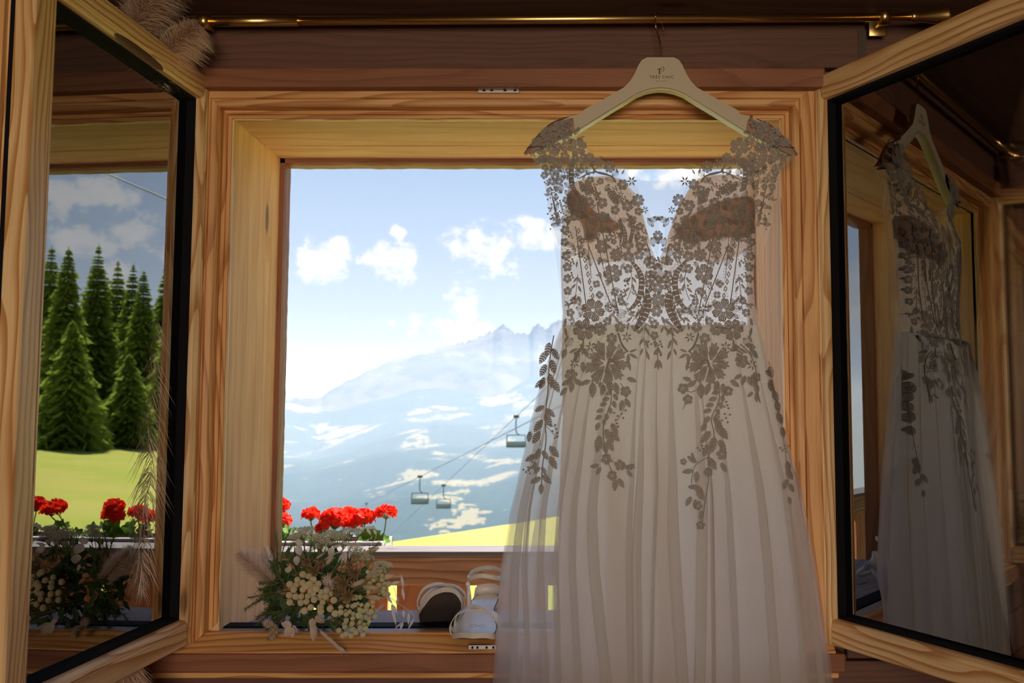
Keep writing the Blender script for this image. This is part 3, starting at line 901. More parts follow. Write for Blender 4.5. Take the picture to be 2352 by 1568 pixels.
hill('valley_slope', [(200, 1000), (560, 1000), (640, 1010), (720, 1018), (790, 1000), (860, 975), (930, 956), (1000, 944), (1090, 946), (1140, 940), (1200, 915), (1300, 905), (1600, 900), (3200, 905)],
     1330, 3000, 900, M_FOR2, 'wooded valley side with tan fields across the valley', 5.7, 240, 70, .008)
hz = MB().box(-16000, 16000, 500, 2700, -900, 150)
def haze_mat():
    m_, t = mat('summer_haze')
    v = t.n('ShaderNodeVolumeScatter', Color=(.47, .64, .98), Density=.00045, Anisotropy=.1)
    o_ = t.n('ShaderNodeOutputMaterial')
    t.t.links.new(v.outputs[0], o_.inputs['Volume'])
    return m_
tag(hz.build('haze', haze_mat()), 'pale blue summer haze filling the valley', 'haze', kind='stuff')

# ------------------------------------------------------------------ chairlift
M_LIFT = plain('chairlift_metal', (.055, .07, .065), .5, .5)
M_CABLE = plain('cable_steel', (.16, .17, .18), .5, .4)
def chair(px, py_grip, Y, wid, label):
    top = at(px, py_grip, Y)
    t_ = thing('chairlift_chair', top, label, 'chairlift chair', 'chairlift chairs above the valley')
    s = wid
    z0 = top.z
    MB().tube([top + Vector((-.25, 0, 0)), top + Vector((.25, 0, 0))], .14, 8).build('grip', M_LIFT, t_)
    MB().tube(spl([top, top + Vector((-.02 * s, 0, -.55 * s)), top + Vector((.02 * s, 0, -.85 * s)), top + Vector((.22 * s, 0, -.98 * s))], 5), .055, 6).build('hanger_arm', M_LIFT, t_, True)
    zt, zb = z0 - .98 * s, z0 - 1.62 * s
    fr = MB()
    fr.tube(spl([top + Vector((-.5 * s, 0, zb - z0)), top + Vector((-.48 * s, 0, zt - z0 - .05 * s)), top + Vector((-.36 * s, 0, zt - z0)), top + Vector((.36 * s, 0, zt - z0)), top + Vector((.48 * s, 0, zt - z0 - .05 * s)), top + Vector((.5 * s, 0, zb - z0))], 4), .045, 6)
    fr.build('side_frame', M_LIFT, t_, True)
    MB().box(top.x - .5 * s, top.x + .5 * s, Y - .3, Y + .25, zb, zb + .10 * s, .03).build('seat', M_LIFT, t_)
    MB().box(top.x - .48 * s, top.x + .48 * s, Y + .22, Y + .27, zb + .10 * s, zb + .32 * s, .02).build('backrest', plain('faded_backrest', (.30, .36, .34), .6), t_)
    return top
c1 = chair(965, 1094, 105, 1.75, 'empty chairlift chair hanging lower, beside its twin over the valley')
c2 = chair(1019, 1114, 125, 1.75, 'empty chairlift chair hanging behind its twin over the valley')
c3 = chair(1186, 956, 92, 1.75, 'empty chairlift chair high on the cable beside the dress')
c4 = chair(842, 1156, 190, 1.75, 'tiny distant chairlift chair above the geraniums')
def cable(pts, r_, label):
    tag(MB().tube(pts, r_, 5).build('lift_cable', M_CABLE), label, 'cable')
cable([c3 + (c3 - c2) * 1.5, c3, c2, c2 + (c2 - c3) * 2.0], .028, 'thin steel chairlift cable slanting across the forest')
cable([c1 + (c1 - c4) * .8, c1, c4, c4 + (c4 - c1) * .8], .028, 'thin steel chairlift cable passing behind the geraniums')
wa, wb = mirror(215, 386, 14.0), mirror(402, 466, 11.0)
cable([lerp(wa, wb, -2.0), wa, wb, lerp(wa, wb, 1.6)], .010, 'dark overhead wire crossing the sky, mirrored in the casement glass')
# ================================================================== clothes hanger
YC = 1.900                                   # plane of the hanger and of the dress's centre
M_HANG = plain('cream_lacquered_hanger', (.58, .50, .38), .38, var=.04, scale=8)
hang = thing('clothes_hanger', at(1516, 170, YC), 'cream wooden clothes hanger with printed boutique name holding the dress', 'hanger')
up_l = [(1516, 134), (1486, 134), (1474, 140), (1466, 152), (1458, 170), (1448, 187), (1434, 202), (1400, 222), (1360, 244), (1341, 254), (1334, 264), (1324, 266), (1312, 268), (1280, 284), (1250, 306), (1228, 328), (1218, 344)]
lo_l = [(1222, 352), (1250, 338), (1290, 318), (1322, 302), (1360, 279), (1400, 254), (1440, 230), (1462, 216), (1482, 208), (1500, 204), (1516, 202.5)]
def mx(x): return 3033 - x                    # the hanger's own symmetry axis
poly = up_l[::-1] + [(mx(x), y) for x, y in up_l[1:]] + [(mx(x), y) for x, y in lo_l] + [(x, y) for x, y in lo_l[::-1]][1:]
poly = [(lambda p: (p.x, p.z))(at(x, y, YC)) for x, y in poly]
bmh = bmesh.new()
vs = [bmh.verts.new((x, YC - .006, z)) for x, z in poly]
f = bmh.faces.new(vs)
ex = bmesh.ops.extrude_face_region(bmh, geom=[f])
bmesh.ops.translate(bmh, verts=[v for v in ex['geom'] if isinstance(v, bmesh.types.BMVert)], vec=(0, .012, 0))
bmesh.ops.recalc_face_normals(bmh, faces=bmh.faces)
bmesh.ops.triangulate(bmh, faces=[q for q in bmh.faces if len(q.verts) > 4])
hm = MB(); hm.bm(bmh)
hm.build('body', M_HANG, hang)
# deeper lower rim that catches the window light
rim = MB()
lo = lo_l + [(mx(x), y) for x, y in lo_l[::-1]][1:]
ptsr = [at(x, y, YC) for x, y in lo]
def RP(i, j):
    p = ptsr[i]
    dz, y = [(-.0035, YC - .0075), (-.0005, YC - .0085), (-.0005, YC + .0145), (-.0035, YC + .0135)][j % 4]
    return (p.x, y, p.z - .003 + dz + .002)
rim.grid(RP, len(ptsr) - 1, 4)
rim.build('lower_rim', M_HANG, hang, True)
M_COP = plain('copper_hook', (.62, .34, .18), .25, 1.0)
rodz = at(1512, 44, 1.905)
hk = [at(1517, 136, YC), at(1517, 105, YC), at(1512, 82, YC + .003), at(1506, 60, YC + .004)]
top = Vector((rodz.x - .004, 1.905, rodz.z))
r_ = .0118
hk += [Vector((at(1505, 45, YC).x, 1.905 - r_, rodz.z)), Vector((rodz.x - .003, 1.905 - r_ * .7, rodz.z + r_ * .72)), Vector((rodz.x, 1.905, rodz.z + r_)), Vector((rodz.x + .004, 1.905 + r_ * .75, rodz.z + r_ * .66)), Vector((rodz.x + .007, 1.905 + r_, rodz.z)), Vector((rodz.x + .011, 1.905 + .010, rodz.z - .016)), Vector((rodz.x + .013, 1.905 + .008, rodz.z - .021))]
MB().tube(spl(hk, 6), .0016, 8).build('hook', M_COP, hang, True)
M_INK = plain('brown_ink', (.055, .022, .016), .6)
def text(s, px, py, hpx, name, Y, parent, m, space=1.0, spacing=1.0, boldoff=0.0, rotz=None, M=None):
    cu = bpy.data.curves.new('txt', 'FONT')
    cu.body = s
    cu.align_x = 'CENTER'
    cu.space_character = spacing
    cu.offset = boldoff
    cu.size = 1.0
    ob = bpy.data.objects.new('txt', cu); COL.objects.link(ob)
    bpy.context.view_layer.update()
    me = bpy.data.meshes.new_from_object(ob.evaluated_get(bpy.context.evaluated_depsgraph_get()))
    bpy.data.objects.remove(ob)
    sc = hpx / FPX * Y / .69
    p = at(px, py, Y) if M is None else None
    for v in me.vertices:
        if M is None: v.co = Vector((p.x + v.co.x * sc, Y, p.z + v.co.y * sc))
        else: v.co = M @ Vector((v.co.x * hpx, v.co.y * hpx, 0))
    me.materials.clear(); me.materials.append(m)
    o_ = bpy.data.objects.new(name, me); COL.objects.link(o_)
    adopt(o_, parent)
    return o_
yt = YC - .0064
text('TRÈS CHIC', 1519.5, 180, 7.0, 'lettering', yt, hang, M_INK, spacing=1.22)
text('BRIDAL WEAR', 1519, 187, 2.0, 'small_lettering', yt, hang, M_INK, spacing=1.35)
lg = MB()
def bar(x0, y0, x1, y1):
    a, b = at(x0, y1, yt), at(x1, y0, yt)
    lg.add([(a.x, yt, a.z), (b.x, yt, a.z), (b.x, yt, b.z), (a.x, yt, b.z)], [(0, 1, 2, 3)])
bar(1513.6, 158, 1516.2, 169.4); bar(1512.4, 168.8, 1517.4, 169.8); bar(1510.3, 157.6, 1520, 159)
bar(1510.0, 157.6, 1510.9, 160.4); bar(1519.2, 157.6, 1520, 160.4)
prev = None
for k in range(25):
    th = math.radians(118 - k * 218 / 24)
    cx_, cy_ = 1519.6, 158.6
    wd = .35 + 1.0 * sin(pi * k / 24) ** 1.4
    a = at(cx_ + (5.4 - wd / 2) * cos(th), cy_ - (5.4 - wd / 2) * sin(th), yt); b = at(cx_ + (5.4 + wd / 2) * cos(th), cy_ - (5.4 + wd / 2) * sin(th), yt)
    if prev: lg.add([prev[0], prev[1], b, a], [(0, 1, 2, 3)])
    prev = (a, b)
lg.build('monogram', M_INK, hang)

# ================================================================== wedding dress
dress = thing('wedding_dress', at(1516, 2300, YC), 'ivory wedding dress with lace bodice and tulle skirt hanging from the rod', 'dress')
def cloth(name, col, clear, transl, weave=0.0, wscale=900.0, dots=False):
    m_, t = mat(name)
    df = t.n('ShaderNodeBsdfDiffuse', Color=col)
    tr_ = t.n('ShaderNodeBsdfTranslucent', Color=col)
    s_ = t.n('ShaderNodeMixShader', i0=transl, i1=df.outputs[0], i2=tr_.outputs[0])
    if clear > 0:
        f = clear
        if dots:
            co = t.n('ShaderNodeTexCoord')
            vo = t.n('ShaderNodeTexVoronoi', Vector=co.outputs['Object'], Scale=170.0)
            vo.inputs['Randomness'].default_value = .15
            f = t.m('MULTIPLY', t.mapr(vo.outputs['Distance'], .22, .30), clear)
        if weave:
            co = t.n('ShaderNodeTexCoord')
            nz = t.n('ShaderNodeTexNoise', Vector=co.outputs['Object'], Scale=wscale, Detail=2.0)
            f = t.m('ADD', clear - weave / 2, t.m('MULTIPLY', nz.outputs[0], weave))
        tp = t.n('ShaderNodeBsdfTransparent')
        s_ = t.n('ShaderNodeMixShader', i0=f, i1=s_.outputs[0], i2=tp.outputs[0])
    out(t, s_)
    return m_
IV = (.86, .82, .77)
M_LINING = cloth('ivory_lining', (.97, .91, .80), 0, .80)
M_TULLE = cloth('ivory_tulle', (.95, .93, .93), .66, .82, .16, 1100)
M_TULLEF = cloth('ivory_tulle_overlay', (.84, .80, .76), .60, .66, .16, 1100)
M_MESH = cloth('sheer_illusion_mesh', (.94, .92, .90), .84, .55)
M_BOD = cloth('nude_bodice_net', (.95, .83, .76), .34, .75, dots=True)
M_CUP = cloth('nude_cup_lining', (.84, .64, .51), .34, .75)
M_PAD = plain('shade_browned_cup_padding', (.42, .27, .20), .9, var=.15, scale=50)  # nude padding painted brown; its shade against the window is in the colour
M_LACE = plain('shade_darkened_thread', (.36, .325, .295), .85, var=.42, scale=1100, bump=.5)  # ivory thread darkened; its backlit shade is put into the colour
M_LACE2 = plain('shade_darkened_cord', (.32, .285, .26), .85, var=.35, scale=900)  # ivory cord, likewise darkened with its backlit shade

BL = [(330, 1240), (380, 1252), (405, 1304), (450, 1302), (500, 1293), (560, 1288), (620, 1288), (680, 1290), (720, 1293), (746, 1291)]
BR = [(330, 1780), (380, 1770), (400, 1729), (450, 1733), (560, 1734), (640, 1731), (700, 1734), (746, 1743)]
SL = [(746, 1291), (800, 1268), (850, 1250), (950, 1222), (1060, 1198), (1180, 1171), (1300, 1150), (1568, 1131), (2350, 1080)]
SR = [(746, 1743), (800, 1755), (850, 1767), (950, 1793), (1100, 1833), (1300, 1874), (1568, 1915), (2350, 1990)]
LL = [(746, 1292), (850, 1290), (950, 1293), (1150, 1284), (1568, 1288), (2350, 1285)]
LR = [(746, 1742), (850, 1762), (950, 1780), (1150, 1812), (1400, 1836), (1568, 1856), (2350, 1930)]
DEP = [(300, .022), (400, .030), (470, .058), (540, .056), (620, .046), (700, .046), (760, .052), (900, .066), (1200, .085), (1568, .10), (2350, .125)]
def edges(py):
    if py < 746: return interp(BL, py), interp(BR, py)
    return interp(SL, py), interp(SR, py)
def Yfront(px, py):
    l, r = edges(py)
    if py >= 746: l, r = l * .5 + interp(LL, py) * .5, r * .5 + interp(LR, py) * .5
    s = (px - (l + r) / 2) / ((r - l) / 2)
    y = YC - interp(DEP, py) * math.sqrt(max(0.0, 1 - min(1, abs(s)) ** 2.4))
    return y
def D(px, py, off=0.0): return at(px, py, Yfront(px, py) - off)

# --- neckline of the front bodice
NECK = [(1288, 452), (1306, 430), (1320, 415), (1345, 407), (1390, 403), (1420, 410), (1448, 436), (1470, 478), (1488, 535), (1499, 575), (1512, 602),
        (1525, 575), (1536, 535), (1556, 478), (1580, 436), (1604, 410), (1634, 402), (1680, 399), (1705, 404), (1730, 428), (1736, 446)]
NU, NV = 96, 60
def bodP(i, j):
    u = i / NU
    px = lerp(1290, 1734, u)
    yt_ = interp(NECK, px)
    py = lerp(yt_, 748, j / NV)
    l, r = edges(py)
    return D(lerp(l, r, u) if py > 440 else lerp(lerp(l, 1290, .5), r, u), py, 0)
MB().grid(bodP, NU, NV).build('bodice_front', M_BOD, dress, True)
# boned seams of the bodice
for xa, ya, xb, yb in ((1322, 520, 1346, 700), (1350, 560, 1405, 705), (1372, 470, 1420, 720), (1702, 520, 1677, 700), (1674, 560, 1618, 705), (1652, 470, 1604, 720)):
    MB().tube([D(lerp(xa, xb, k / 10), lerp(ya, yb, k / 10), .0012) for k in range(11)], .0011, 5).build('boning', M_LACE2, dress, True)
# cups: nude inner shells
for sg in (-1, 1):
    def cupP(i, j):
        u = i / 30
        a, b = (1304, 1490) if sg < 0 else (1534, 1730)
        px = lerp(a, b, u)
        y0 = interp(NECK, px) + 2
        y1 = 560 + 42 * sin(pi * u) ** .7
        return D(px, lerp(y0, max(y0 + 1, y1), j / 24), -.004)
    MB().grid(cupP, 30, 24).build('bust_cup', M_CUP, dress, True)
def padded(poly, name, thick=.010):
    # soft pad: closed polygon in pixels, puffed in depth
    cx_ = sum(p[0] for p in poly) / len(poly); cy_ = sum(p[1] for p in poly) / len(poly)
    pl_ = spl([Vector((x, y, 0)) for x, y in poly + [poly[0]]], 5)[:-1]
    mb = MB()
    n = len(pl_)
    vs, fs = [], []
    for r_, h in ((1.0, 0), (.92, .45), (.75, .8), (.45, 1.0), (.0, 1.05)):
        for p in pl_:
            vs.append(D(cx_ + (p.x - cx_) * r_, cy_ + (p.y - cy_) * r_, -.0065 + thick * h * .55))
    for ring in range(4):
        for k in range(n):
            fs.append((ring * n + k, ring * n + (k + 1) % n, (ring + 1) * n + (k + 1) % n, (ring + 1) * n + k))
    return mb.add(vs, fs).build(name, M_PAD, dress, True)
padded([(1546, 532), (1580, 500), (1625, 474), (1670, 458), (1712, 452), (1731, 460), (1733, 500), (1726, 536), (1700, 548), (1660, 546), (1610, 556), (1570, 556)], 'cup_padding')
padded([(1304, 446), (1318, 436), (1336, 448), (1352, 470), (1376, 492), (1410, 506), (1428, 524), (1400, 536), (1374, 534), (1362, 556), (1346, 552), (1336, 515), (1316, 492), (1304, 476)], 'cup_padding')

# --- back of the bodice, sides and straps in sheer mesh
BKL = [(352, 1212), (385, 1243), (420, 1250), (500, 1262), (580, 1276), (660, 1286), (746, 1291)]
BKR = [(352, 1828), (372, 1822), (400, 1792), (450, 1784), (500, 1770), (560, 1748), (640, 1736), (746, 1743)]
def backP(i, j):
    u = i / 50
    px = lerp(1250, 1790, u)
    top = 415 - 26 * min(1, abs((px - 1512) / 180)) ** 2 if abs(px - 1512) < 180 else 389 - 34 * min(1, (abs(px - 1512) - 180) / 80)
    py = lerp(top, 750, j / 40)
    l, r = interp(BKL, py), interp(BKR, py)
    s = 2 * u - 1
    return at(lerp(l, r, u), py, YC + .034 * math.sqrt(max(0, 1 - s * s)) + .004)
MB().grid(backP, 50, 40).build('bodice_back', M_MESH, dress, True)
def strip(A, B, name, m, n=10, off=0.0, Yf=None):
    a = spl([Vector((x, y, 0)) for x, y in A], 6); b = spl([Vector((x, y, 0)) for x, y in B], 6)
    k = min(len(a), len(b)) - 1
    g = lambda i, j: (lambda q: (D(q.x, q.y, off) if Yf is None else at(q.x, q.y, Yf(q.x, q.y))))(lerp(a[int(i * (len(a) - 1) / k)], b[int(i * (len(b) - 1) / k)], j / n))
    return MB().grid(g, k, n).build(name, m, dress, True)
for sg in (0, 1):
    q = (lambda P: P) if sg == 0 else (lambda P: [(3036 - x + (y - 350) * .02, y + 3) for x, y in P])
    strip(q([(1208, 350), (1238, 382), (1251, 425), (1264, 500), (1284, 570)]), q([(1316, 300), (1340, 340), (1345, 380), (1326, 420), (1300, 500)]), 'strap', M_MESH)
    strip(q([(1316, 300), (1348, 343), (1392, 372), (1438, 396), (1462, 428), (1482, 470), (1500, 505), (1513, 512)]), q([(1300, 420), (1330, 412), (1372, 405), (1412, 408), (1442, 430), (1466, 472), (1490, 545), (1513, 602)]), 'illusion_neckline', M_MESH, off=.001)
    # cap sleeve folded over the hanger's end: lace-covered ridge, front and back flaps
    ridge = q([(1203, 353), (1216, 335), (1236, 310), (1262, 286), (1290, 273), (1316, 267)])
    lowf = q([(1206, 357), (1228, 350), (1250, 337), (1276, 322), (1302, 314), (1320, 300)])
    ra = spl([Vector((x, y, 0)) for x, y in ridge], 5); rb = spl([Vector((x, y, 0)) for x, y in lowf], 5)
    def capP(i, j):
        t_ = j / 12
        side = -1 if t_ < .5 else 1
        k = abs(t_ - .5) * 2
        p = lerp(ra[i], rb[i], k)
        rr = (1 - k) ** .5
        wob = 1.2 * sin(i * 1.9) * k
        return at(p.x + wob * .4, p.y + wob - 1.5, YC + side * (.0125 * math.sqrt(max(0, 1 - (1 - k) ** 2)) + .002 * k))
    MB().grid(capP, len(ra) - 1, 12).build('cap_sleeve', M_PAD, dress, True)
# ribbon loop on the hanger arm
rp = []
for k in range(25):
    th = 2 * pi * k / 24
    rp.append((1725.5, 278 + 13 * sin(th), cos(th)))
MB().grid(lambda i, j: at(1722 + 7 * j, rp[i][1], YC - rp[i][2] * .0125), 24, 1).build('hanger_loop', plain('tan_satin_ribbon', (.40, .20, .11), .5), dress, True)

# ------------------------------------------------------------------ skirt
FOLDS = [(1212, 1188, 20), (1222, 1222, 13), (1258, 1261, 16), (1293, 1290, 13), (1327, 1338, 17), (1372, 1406, 26), (1455, 1457, 15), (1477, 1476, 22), (1512, 1500, 9), (1557, 1582, 28), (1626, 1620, 26), (1640, 1645, 10), (1681, 1701, 16), (1759, 1793, 22), (1812, 1858, 15), (1838, 1896, 16)]
def sx_(px, py):
    return (px - interp(SL, py)) / (interp(SR, py) - interp(SL, py))
FS = [(sx_(a, 1150), sx_(b, 1568), w_) for a, b, w_ in FOLDS]
def tulle_row(py, seedw=0.0, dy=0.0):
    l, r = interp(SL, py), interp(SR, py)
    k = sm(746, 1300, py)
    pts = [(l, .0)]
    for s0, s1, w_ in FS:
        s = lerp(s0, s1, max(0, min(1.8, (py - 1150) / 418))) if py > 1150 else s0
        x = l + (r - l) * min(max(s, .004), .996)
        w2 = w_ * (.12 + .88 * k) * (1 + .25 * max(0, (py - 1568) / 800))
        pts += [(x - w2 * .5, -.003 * k), (x - w2 * .12, -.009 * k - .001), (x, -.0095 * k - .0015), (x - w2 * .15, -.006 * k), (x - w2 * .75, .0015 * k), (x - w2, .0045 * k), (x - w2 * .8, .0072 * k), (x, .008 * k), (x + w2 * .6, .006 * k)]
    pts.append((r, 0))
    return [(x, y + dy) for x, y in pts]
ROWS = [746 + (2350 - 746) * (j / 46) ** 1.05 for j in range(47)]
nP = len(tulle_row(800))
def tulP(i, j):
    py = ROWS[j]
    x, dy = tulle_row(py)[i]
    l, r = interp(SL, py), interp(SR, py)
    s = max(-1, min(1, (x - (l + r) / 2) / ((r - l) / 2)))
    y = YC - (interp(DEP, py) + .012) * math.sqrt(max(0, 1 - abs(s) ** 2.2)) + dy - .006
    return at(x, py, y)
MB().grid(tulP, nP - 1, len(ROWS) - 1).build('tulle_overlay', M_TULLEF, dress, True)
def wavy(name, m, EL, ER, nf, amp, over, seed, dsc, ybase, sign=-1, rows=ROWS, nu=420, exp=2.2):
    rr = random.Random(seed)
    ph = [rr.uniform(0, 6.28) for _ in range(4)]
    def P(i, j):
        py = rows[j]
        u = i / nu
        k = sm(746, 1250, py)
        bk = 1 - .62 * sm(1330, 1440, py) if sign > 0 else 1.0
        w1 = sin(2 * pi * nf * u + ph[0] + .6 * sin(5 * u + ph[2]))
        w2 = sin(2 * pi * nf * u + ph[0] + .6 * sin(5 * u + ph[2]) + pi / 2)
        uu = u + over * k / nf * w1 * (.6 + .4 * sin(9 * u + ph[1])) * min(1, u * 8, (1 - u) * 8)
        l, r = interp(EL, py), interp(ER, py)
        s = 2 * uu - 1
        d = interp(DEP, py) * dsc * bk * math.sqrt(max(0, 1 - min(1, abs(s)) ** exp))
        return at(lerp(l, r, uu), py, ybase + sign * (d + amp * bk * k * w2 * (.6 + .4 * sin(7 * u + ph[3]))))
    return MB().grid(P, nu, len(rows) - 1).build(name, m, dress, True)
wavy('tulle_underlay', M_TULLE, [(a, b + 7) for a, b in SL], [(a, b - 6) for a, b in SR], 13, .006, .50, 4, .98, YC)
LINF = wavy('skirt_lining', M_LINING, LL, LR, 5, .020, .10, 9, .80, YC)
wavy('tulle_back', M_TULLE, [(a, b + 3) for a, b in SL], [(a, b - 3) for a, b in SR], 17, .006, .45, 14, .62, YC, 1)
def Ysk(px, py):
    l, r = interp(SL, py), interp(SR, py)
    s = max(-1, min(1, (px - (l + r) / 2) / ((r - l) / 2)))
    return YC - (interp(DEP, py) + .012) * math.sqrt(max(0, 1 - abs(s) ** 2.2)) - .006

# ------------------------------------------------------------------ lace appliqué
def surf(px, py, off):
    if py < 338 and (px < 1330 or px > 1700): return at(px, py, YC - .0185 - off)
    if py > 752: return at(px, py, Ysk(px, py) - .004 - .006 * sm(760, 1000, py) - off)
    return D(px, py, .0025 + off)
LN = {}
FINE = MB()          # threads, dots, veins: too fine to pick apart
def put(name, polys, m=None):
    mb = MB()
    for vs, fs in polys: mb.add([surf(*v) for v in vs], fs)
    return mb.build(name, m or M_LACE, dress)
LR_ = random.Random(21)
MOT = []
def petals(x, y, r, n, rot, inner=.16, wide=.96, dome=.0020, notch=.08, gap=.15, strands=4):
    # every petal is a fan of thread bands bound by a rim
    out_ = []
    for k in range(n):
        th = rot + 2 * pi * k / n
        hw = pi / n * wide
        env = lambda a: (1.02 - .30 * abs(a) ** 2.6 - notch * (1 - min(1, abs(a) * 3)))
        vs, fs = [], []
        for i in range(strands):
            a0 = -1 + 2 * (i + gap / 2) / strands; a1 = -1 + 2 * (i + 1 - gap / 2) / strands
            b = len(vs)
            for a, q, z in ((a0 * .8, inner, .0003), (a1 * .8, inner, .0003), (a1, .55, dome), (a1, env(a1) * .90, .0008), (a0, env(a0) * .90, .0008), (a0, .55, dome)):
                vs.append((x + r * q * cos(th + a * hw), y + r * q * sin(th + a * hw), z))
            fs += [(b, b + 1, b + 2, b + 5), (b + 5, b + 2, b + 3, b + 4)]
        b = len(vs); m = 6
        for i in range(m + 1):
            a = -1 + 2 * i / m
            for q in (.88, 1.02): vs.append((x + r * env(a) * q * cos(th + a * hw), y + r * env(a) * q * sin(th + a * hw), .0008))
        fs += [(b + 2 * i, b + 2 * i + 1, b + 2 * i + 3, b + 2 * i + 2) for i in range(m)]
        out_.append((vs, fs))
    return out_
def flower(x, y, r, n=5, rot=None, m=None):
    rot = LR_.uniform(0, 6.28) if rot is None else rot
    P = petals(x, y, r, n, rot)
    MOT.append((x, y, r * .9))
    put('lace_flower', P, m)
    if r > 15:
        for k in range(n):
            th = rot + 2 * pi * (k + .5) / n
            FINE_line([(x + r * .1 * cos(th), y + r * .1 * sin(th)), (x + r * .3 * cos(th), y + r * .3 * sin(th))], .9)
def star(x, y, r, n=6, rot=None):
    rot = LR_.uniform(0, 6.28) if rot is None else rot
    P = []
    for k in range(n):
        th = rot + 2 * pi * k / n
        c, s = cos(th), sin(th)
        vs = [(x + r * a * c - b * r * s, y + r * a * s + b * r * c, z) for a, b, z in ((.12, 0, .0006), (.5, .17, .0006), (1, 0, .0006), (.5, -.17, .0006), (.5, 0, .0016))]
        P.append((vs, [(4, 0, 1), (4, 1, 2), (4, 2, 3), (4, 3, 0)]))
    put('lace_star_flower', P)
def leaf(x, y, L, ang, w_=.34, name='lace_leaf'):
    # from base point along angle (degrees, 0 = right, 90 = down in the picture): slanting bands of thread on a midrib
    a = math.radians(ang)
    c, s = cos(a), sin(a)
    vs, fs = [], []
    def V(t_, b, z): vs.append((x + L * t_ * c - b * L * s, y + L * t_ * s + b * L * c, z))
    prof = lambda t_: w_ * .5 * (sin(pi * min(1, t_ ** .85)) ** .75) + .006
    nb = 4 if L < 20 else 6
    for sg in (-1, 1):
        for i in range(nb):
            t0, t1 = (i + .05) / nb, (i + .92) / nb
            u0, u1 = min(1, t0 + .10), min(1, t1 + .10)
            k = len(vs)
            V(t0, sg * .012, .0012); V(t1, sg * .012, .0012); V(u1, sg * prof(u1) * 1.03, .0005); V(u0, sg * prof(u0) * .9, .0005)
            fs.append((k, k + 1, k + 2, k + 3))
    k = len(vs)
    V(0, -.02, .0013); V(0, .02, .0013); V(1, .008, .0013); V(1, -.008, .0013)
    fs.append((k, k + 1, k + 2, k + 3))
    put(name, [(vs, fs)])
def FINE_line(pts, w_, off=.0012, sp=False):
    if sp: pts = [(p.x, p.y) for p in spl([Vector((x, y, 0)) for x, y in pts], 5)]
    FINE.tube([surf(x, y, off) for x, y in pts], w_ / 2 / FPX * 1.78, 4, False)
def stem(pts, w_=3.0):
    q = [(p.x, p.y) for p in spl([Vector((x, y, 0)) for x, y in pts], 5)]
    MB().tube([surf(x, y, .0006) for x, y in q], w_ / 2 / FPX * 1.78, 5).build('lace_stem', M_LACE2, dress, True)
def dot(x, y, r=2.6):
    FINE.ball(surf(x, y, .0005), r / FPX * 1.78, 6, 4, 0, (1, .5, 1))
def dots(x, y, n, spread, r=2.6):
    for k in range(n):
        th = k * 2.4; q = spread * math.sqrt((k + .3) / n)
        dot(x + q * cos(th), y + q * sin(th), r)
def outl(x, y, L, ang, w_=.5):
    a = math.radians(ang); c, s = cos(a), sin(a)
    for k, ws in enumerate((1.0, .55, .15)):
        pts = []
        for t_ in range(11):
            q = t_ / 10
            b = sin(pi * q) ** .8 * w_ * .5 * ws + .03 * sin(q * 22 + k)
            pts.append((x + L * q * c - b * L * s, y + L * q * s + b * L * c))
        for t_ in range(9, -1, -1):
            q = t_ / 10
            b = -sin(pi * q) ** .8 * w_ * .5 * ws + .03 * sin(q * 19)
            pts.append((x + L * q * c - b * L * s, y + L * q * s + b * L * c))
        FINE_line(pts, 1.0)
def crescent(pts, w_, ribs=True, name='lace_scroll'):
    q = spl([Vector((x, y, 0)) for x, y in pts], 7)
    n = len(q)
    A, B = [], []
    for i, p in enumerate(q):
        t_ = (q[min(i + 1, n - 1)] - q[max(i - 1, 0)]).normalized()
        h = w_ * .5 * sin(pi * (i + .25) / (n - .5)) ** .6
        A.append((p.x - t_.y * h, p.y + t_.x * h)); B.append((p.x + t_.y * h, p.y - t_.x * h))
    mb = MB()
    for i in range(n - 1):
        if ribs and i % 2 == 1:
            k = .30
            mm = [(lerp(A[i][0], A[i + 1][0], k), lerp(A[i][1], A[i + 1][1], k)), (lerp(B[i][0], B[i + 1][0], k), lerp(B[i][1], B[i + 1][1], k))]
            mb.add([surf(*mm[0], .0008), surf(*A[i + 1], .0008), surf(*B[i + 1], .0008), surf(*mm[1], .0008)], [(0, 1, 2, 3)])
        else:
            mb.add([surf(*A[i], .0008), surf(*A[i + 1], .0008), surf(*B[i + 1], .0008), surf(*B[i], .0008)], [(0, 1, 2, 3)])
    FINE_line(A, 1.4, .001); FINE_line(B, 1.4, .001)
    mb.build(name, M_LACE2, dress)
def peony(x, y, r, fl):
    P = []
    rr = random.Random(int(x))
    for ring, (n, ro, ri_, ph) in enumerate(((9, 1.0, .34, 0.1), (7, .66, .16, .5))):
        for k in range(n):
            th = ph + 2 * pi * k / n
            hw = pi / n * .86
            R_ = r * ro * rr.uniform(.86, 1.06)
            vs, fs = [], []
            for i in range(6):
                a0, a1 = -1 + 2 * (i + .09) / 6, -1 + 2 * (i + .91) / 6
                e = 1.0 - .22 * abs((a0 + a1) / 2) ** 2 + (.05 if i % 2 else -.03)
                b_ = len(vs)
                for a, q, z in ((a0 * .5, ri_ * r, .0006), (a1 * .5, ri_ * r, .0006), (a1, R_ * .62, .0022 + ring * .001), (a1, R_ * e, .0012 + ring * .001), (a0, R_ * e * 1.02, .0012 + ring * .001), (a0, R_ * .62, .0022 + ring * .001)):
                    vs.append((x + q * cos(th + a * hw), y + q * sin(th + a * hw), z))
                fs += [(b_, b_ + 1, b_ + 2, b_ + 5), (b_ + 5, b_ + 2, b_ + 3, b_ + 4)]
            P.append((vs, fs))
    for p_ in P: put('lace_peony_petal', [p_])
    crescent([(x - 4 * fl, y + r * .42), (x + 2 * fl, y + 4), (x + 8 * fl, y - 8), (x + 22 * fl, y + 2), (x + 30 * fl, y + 16)], 5, False)
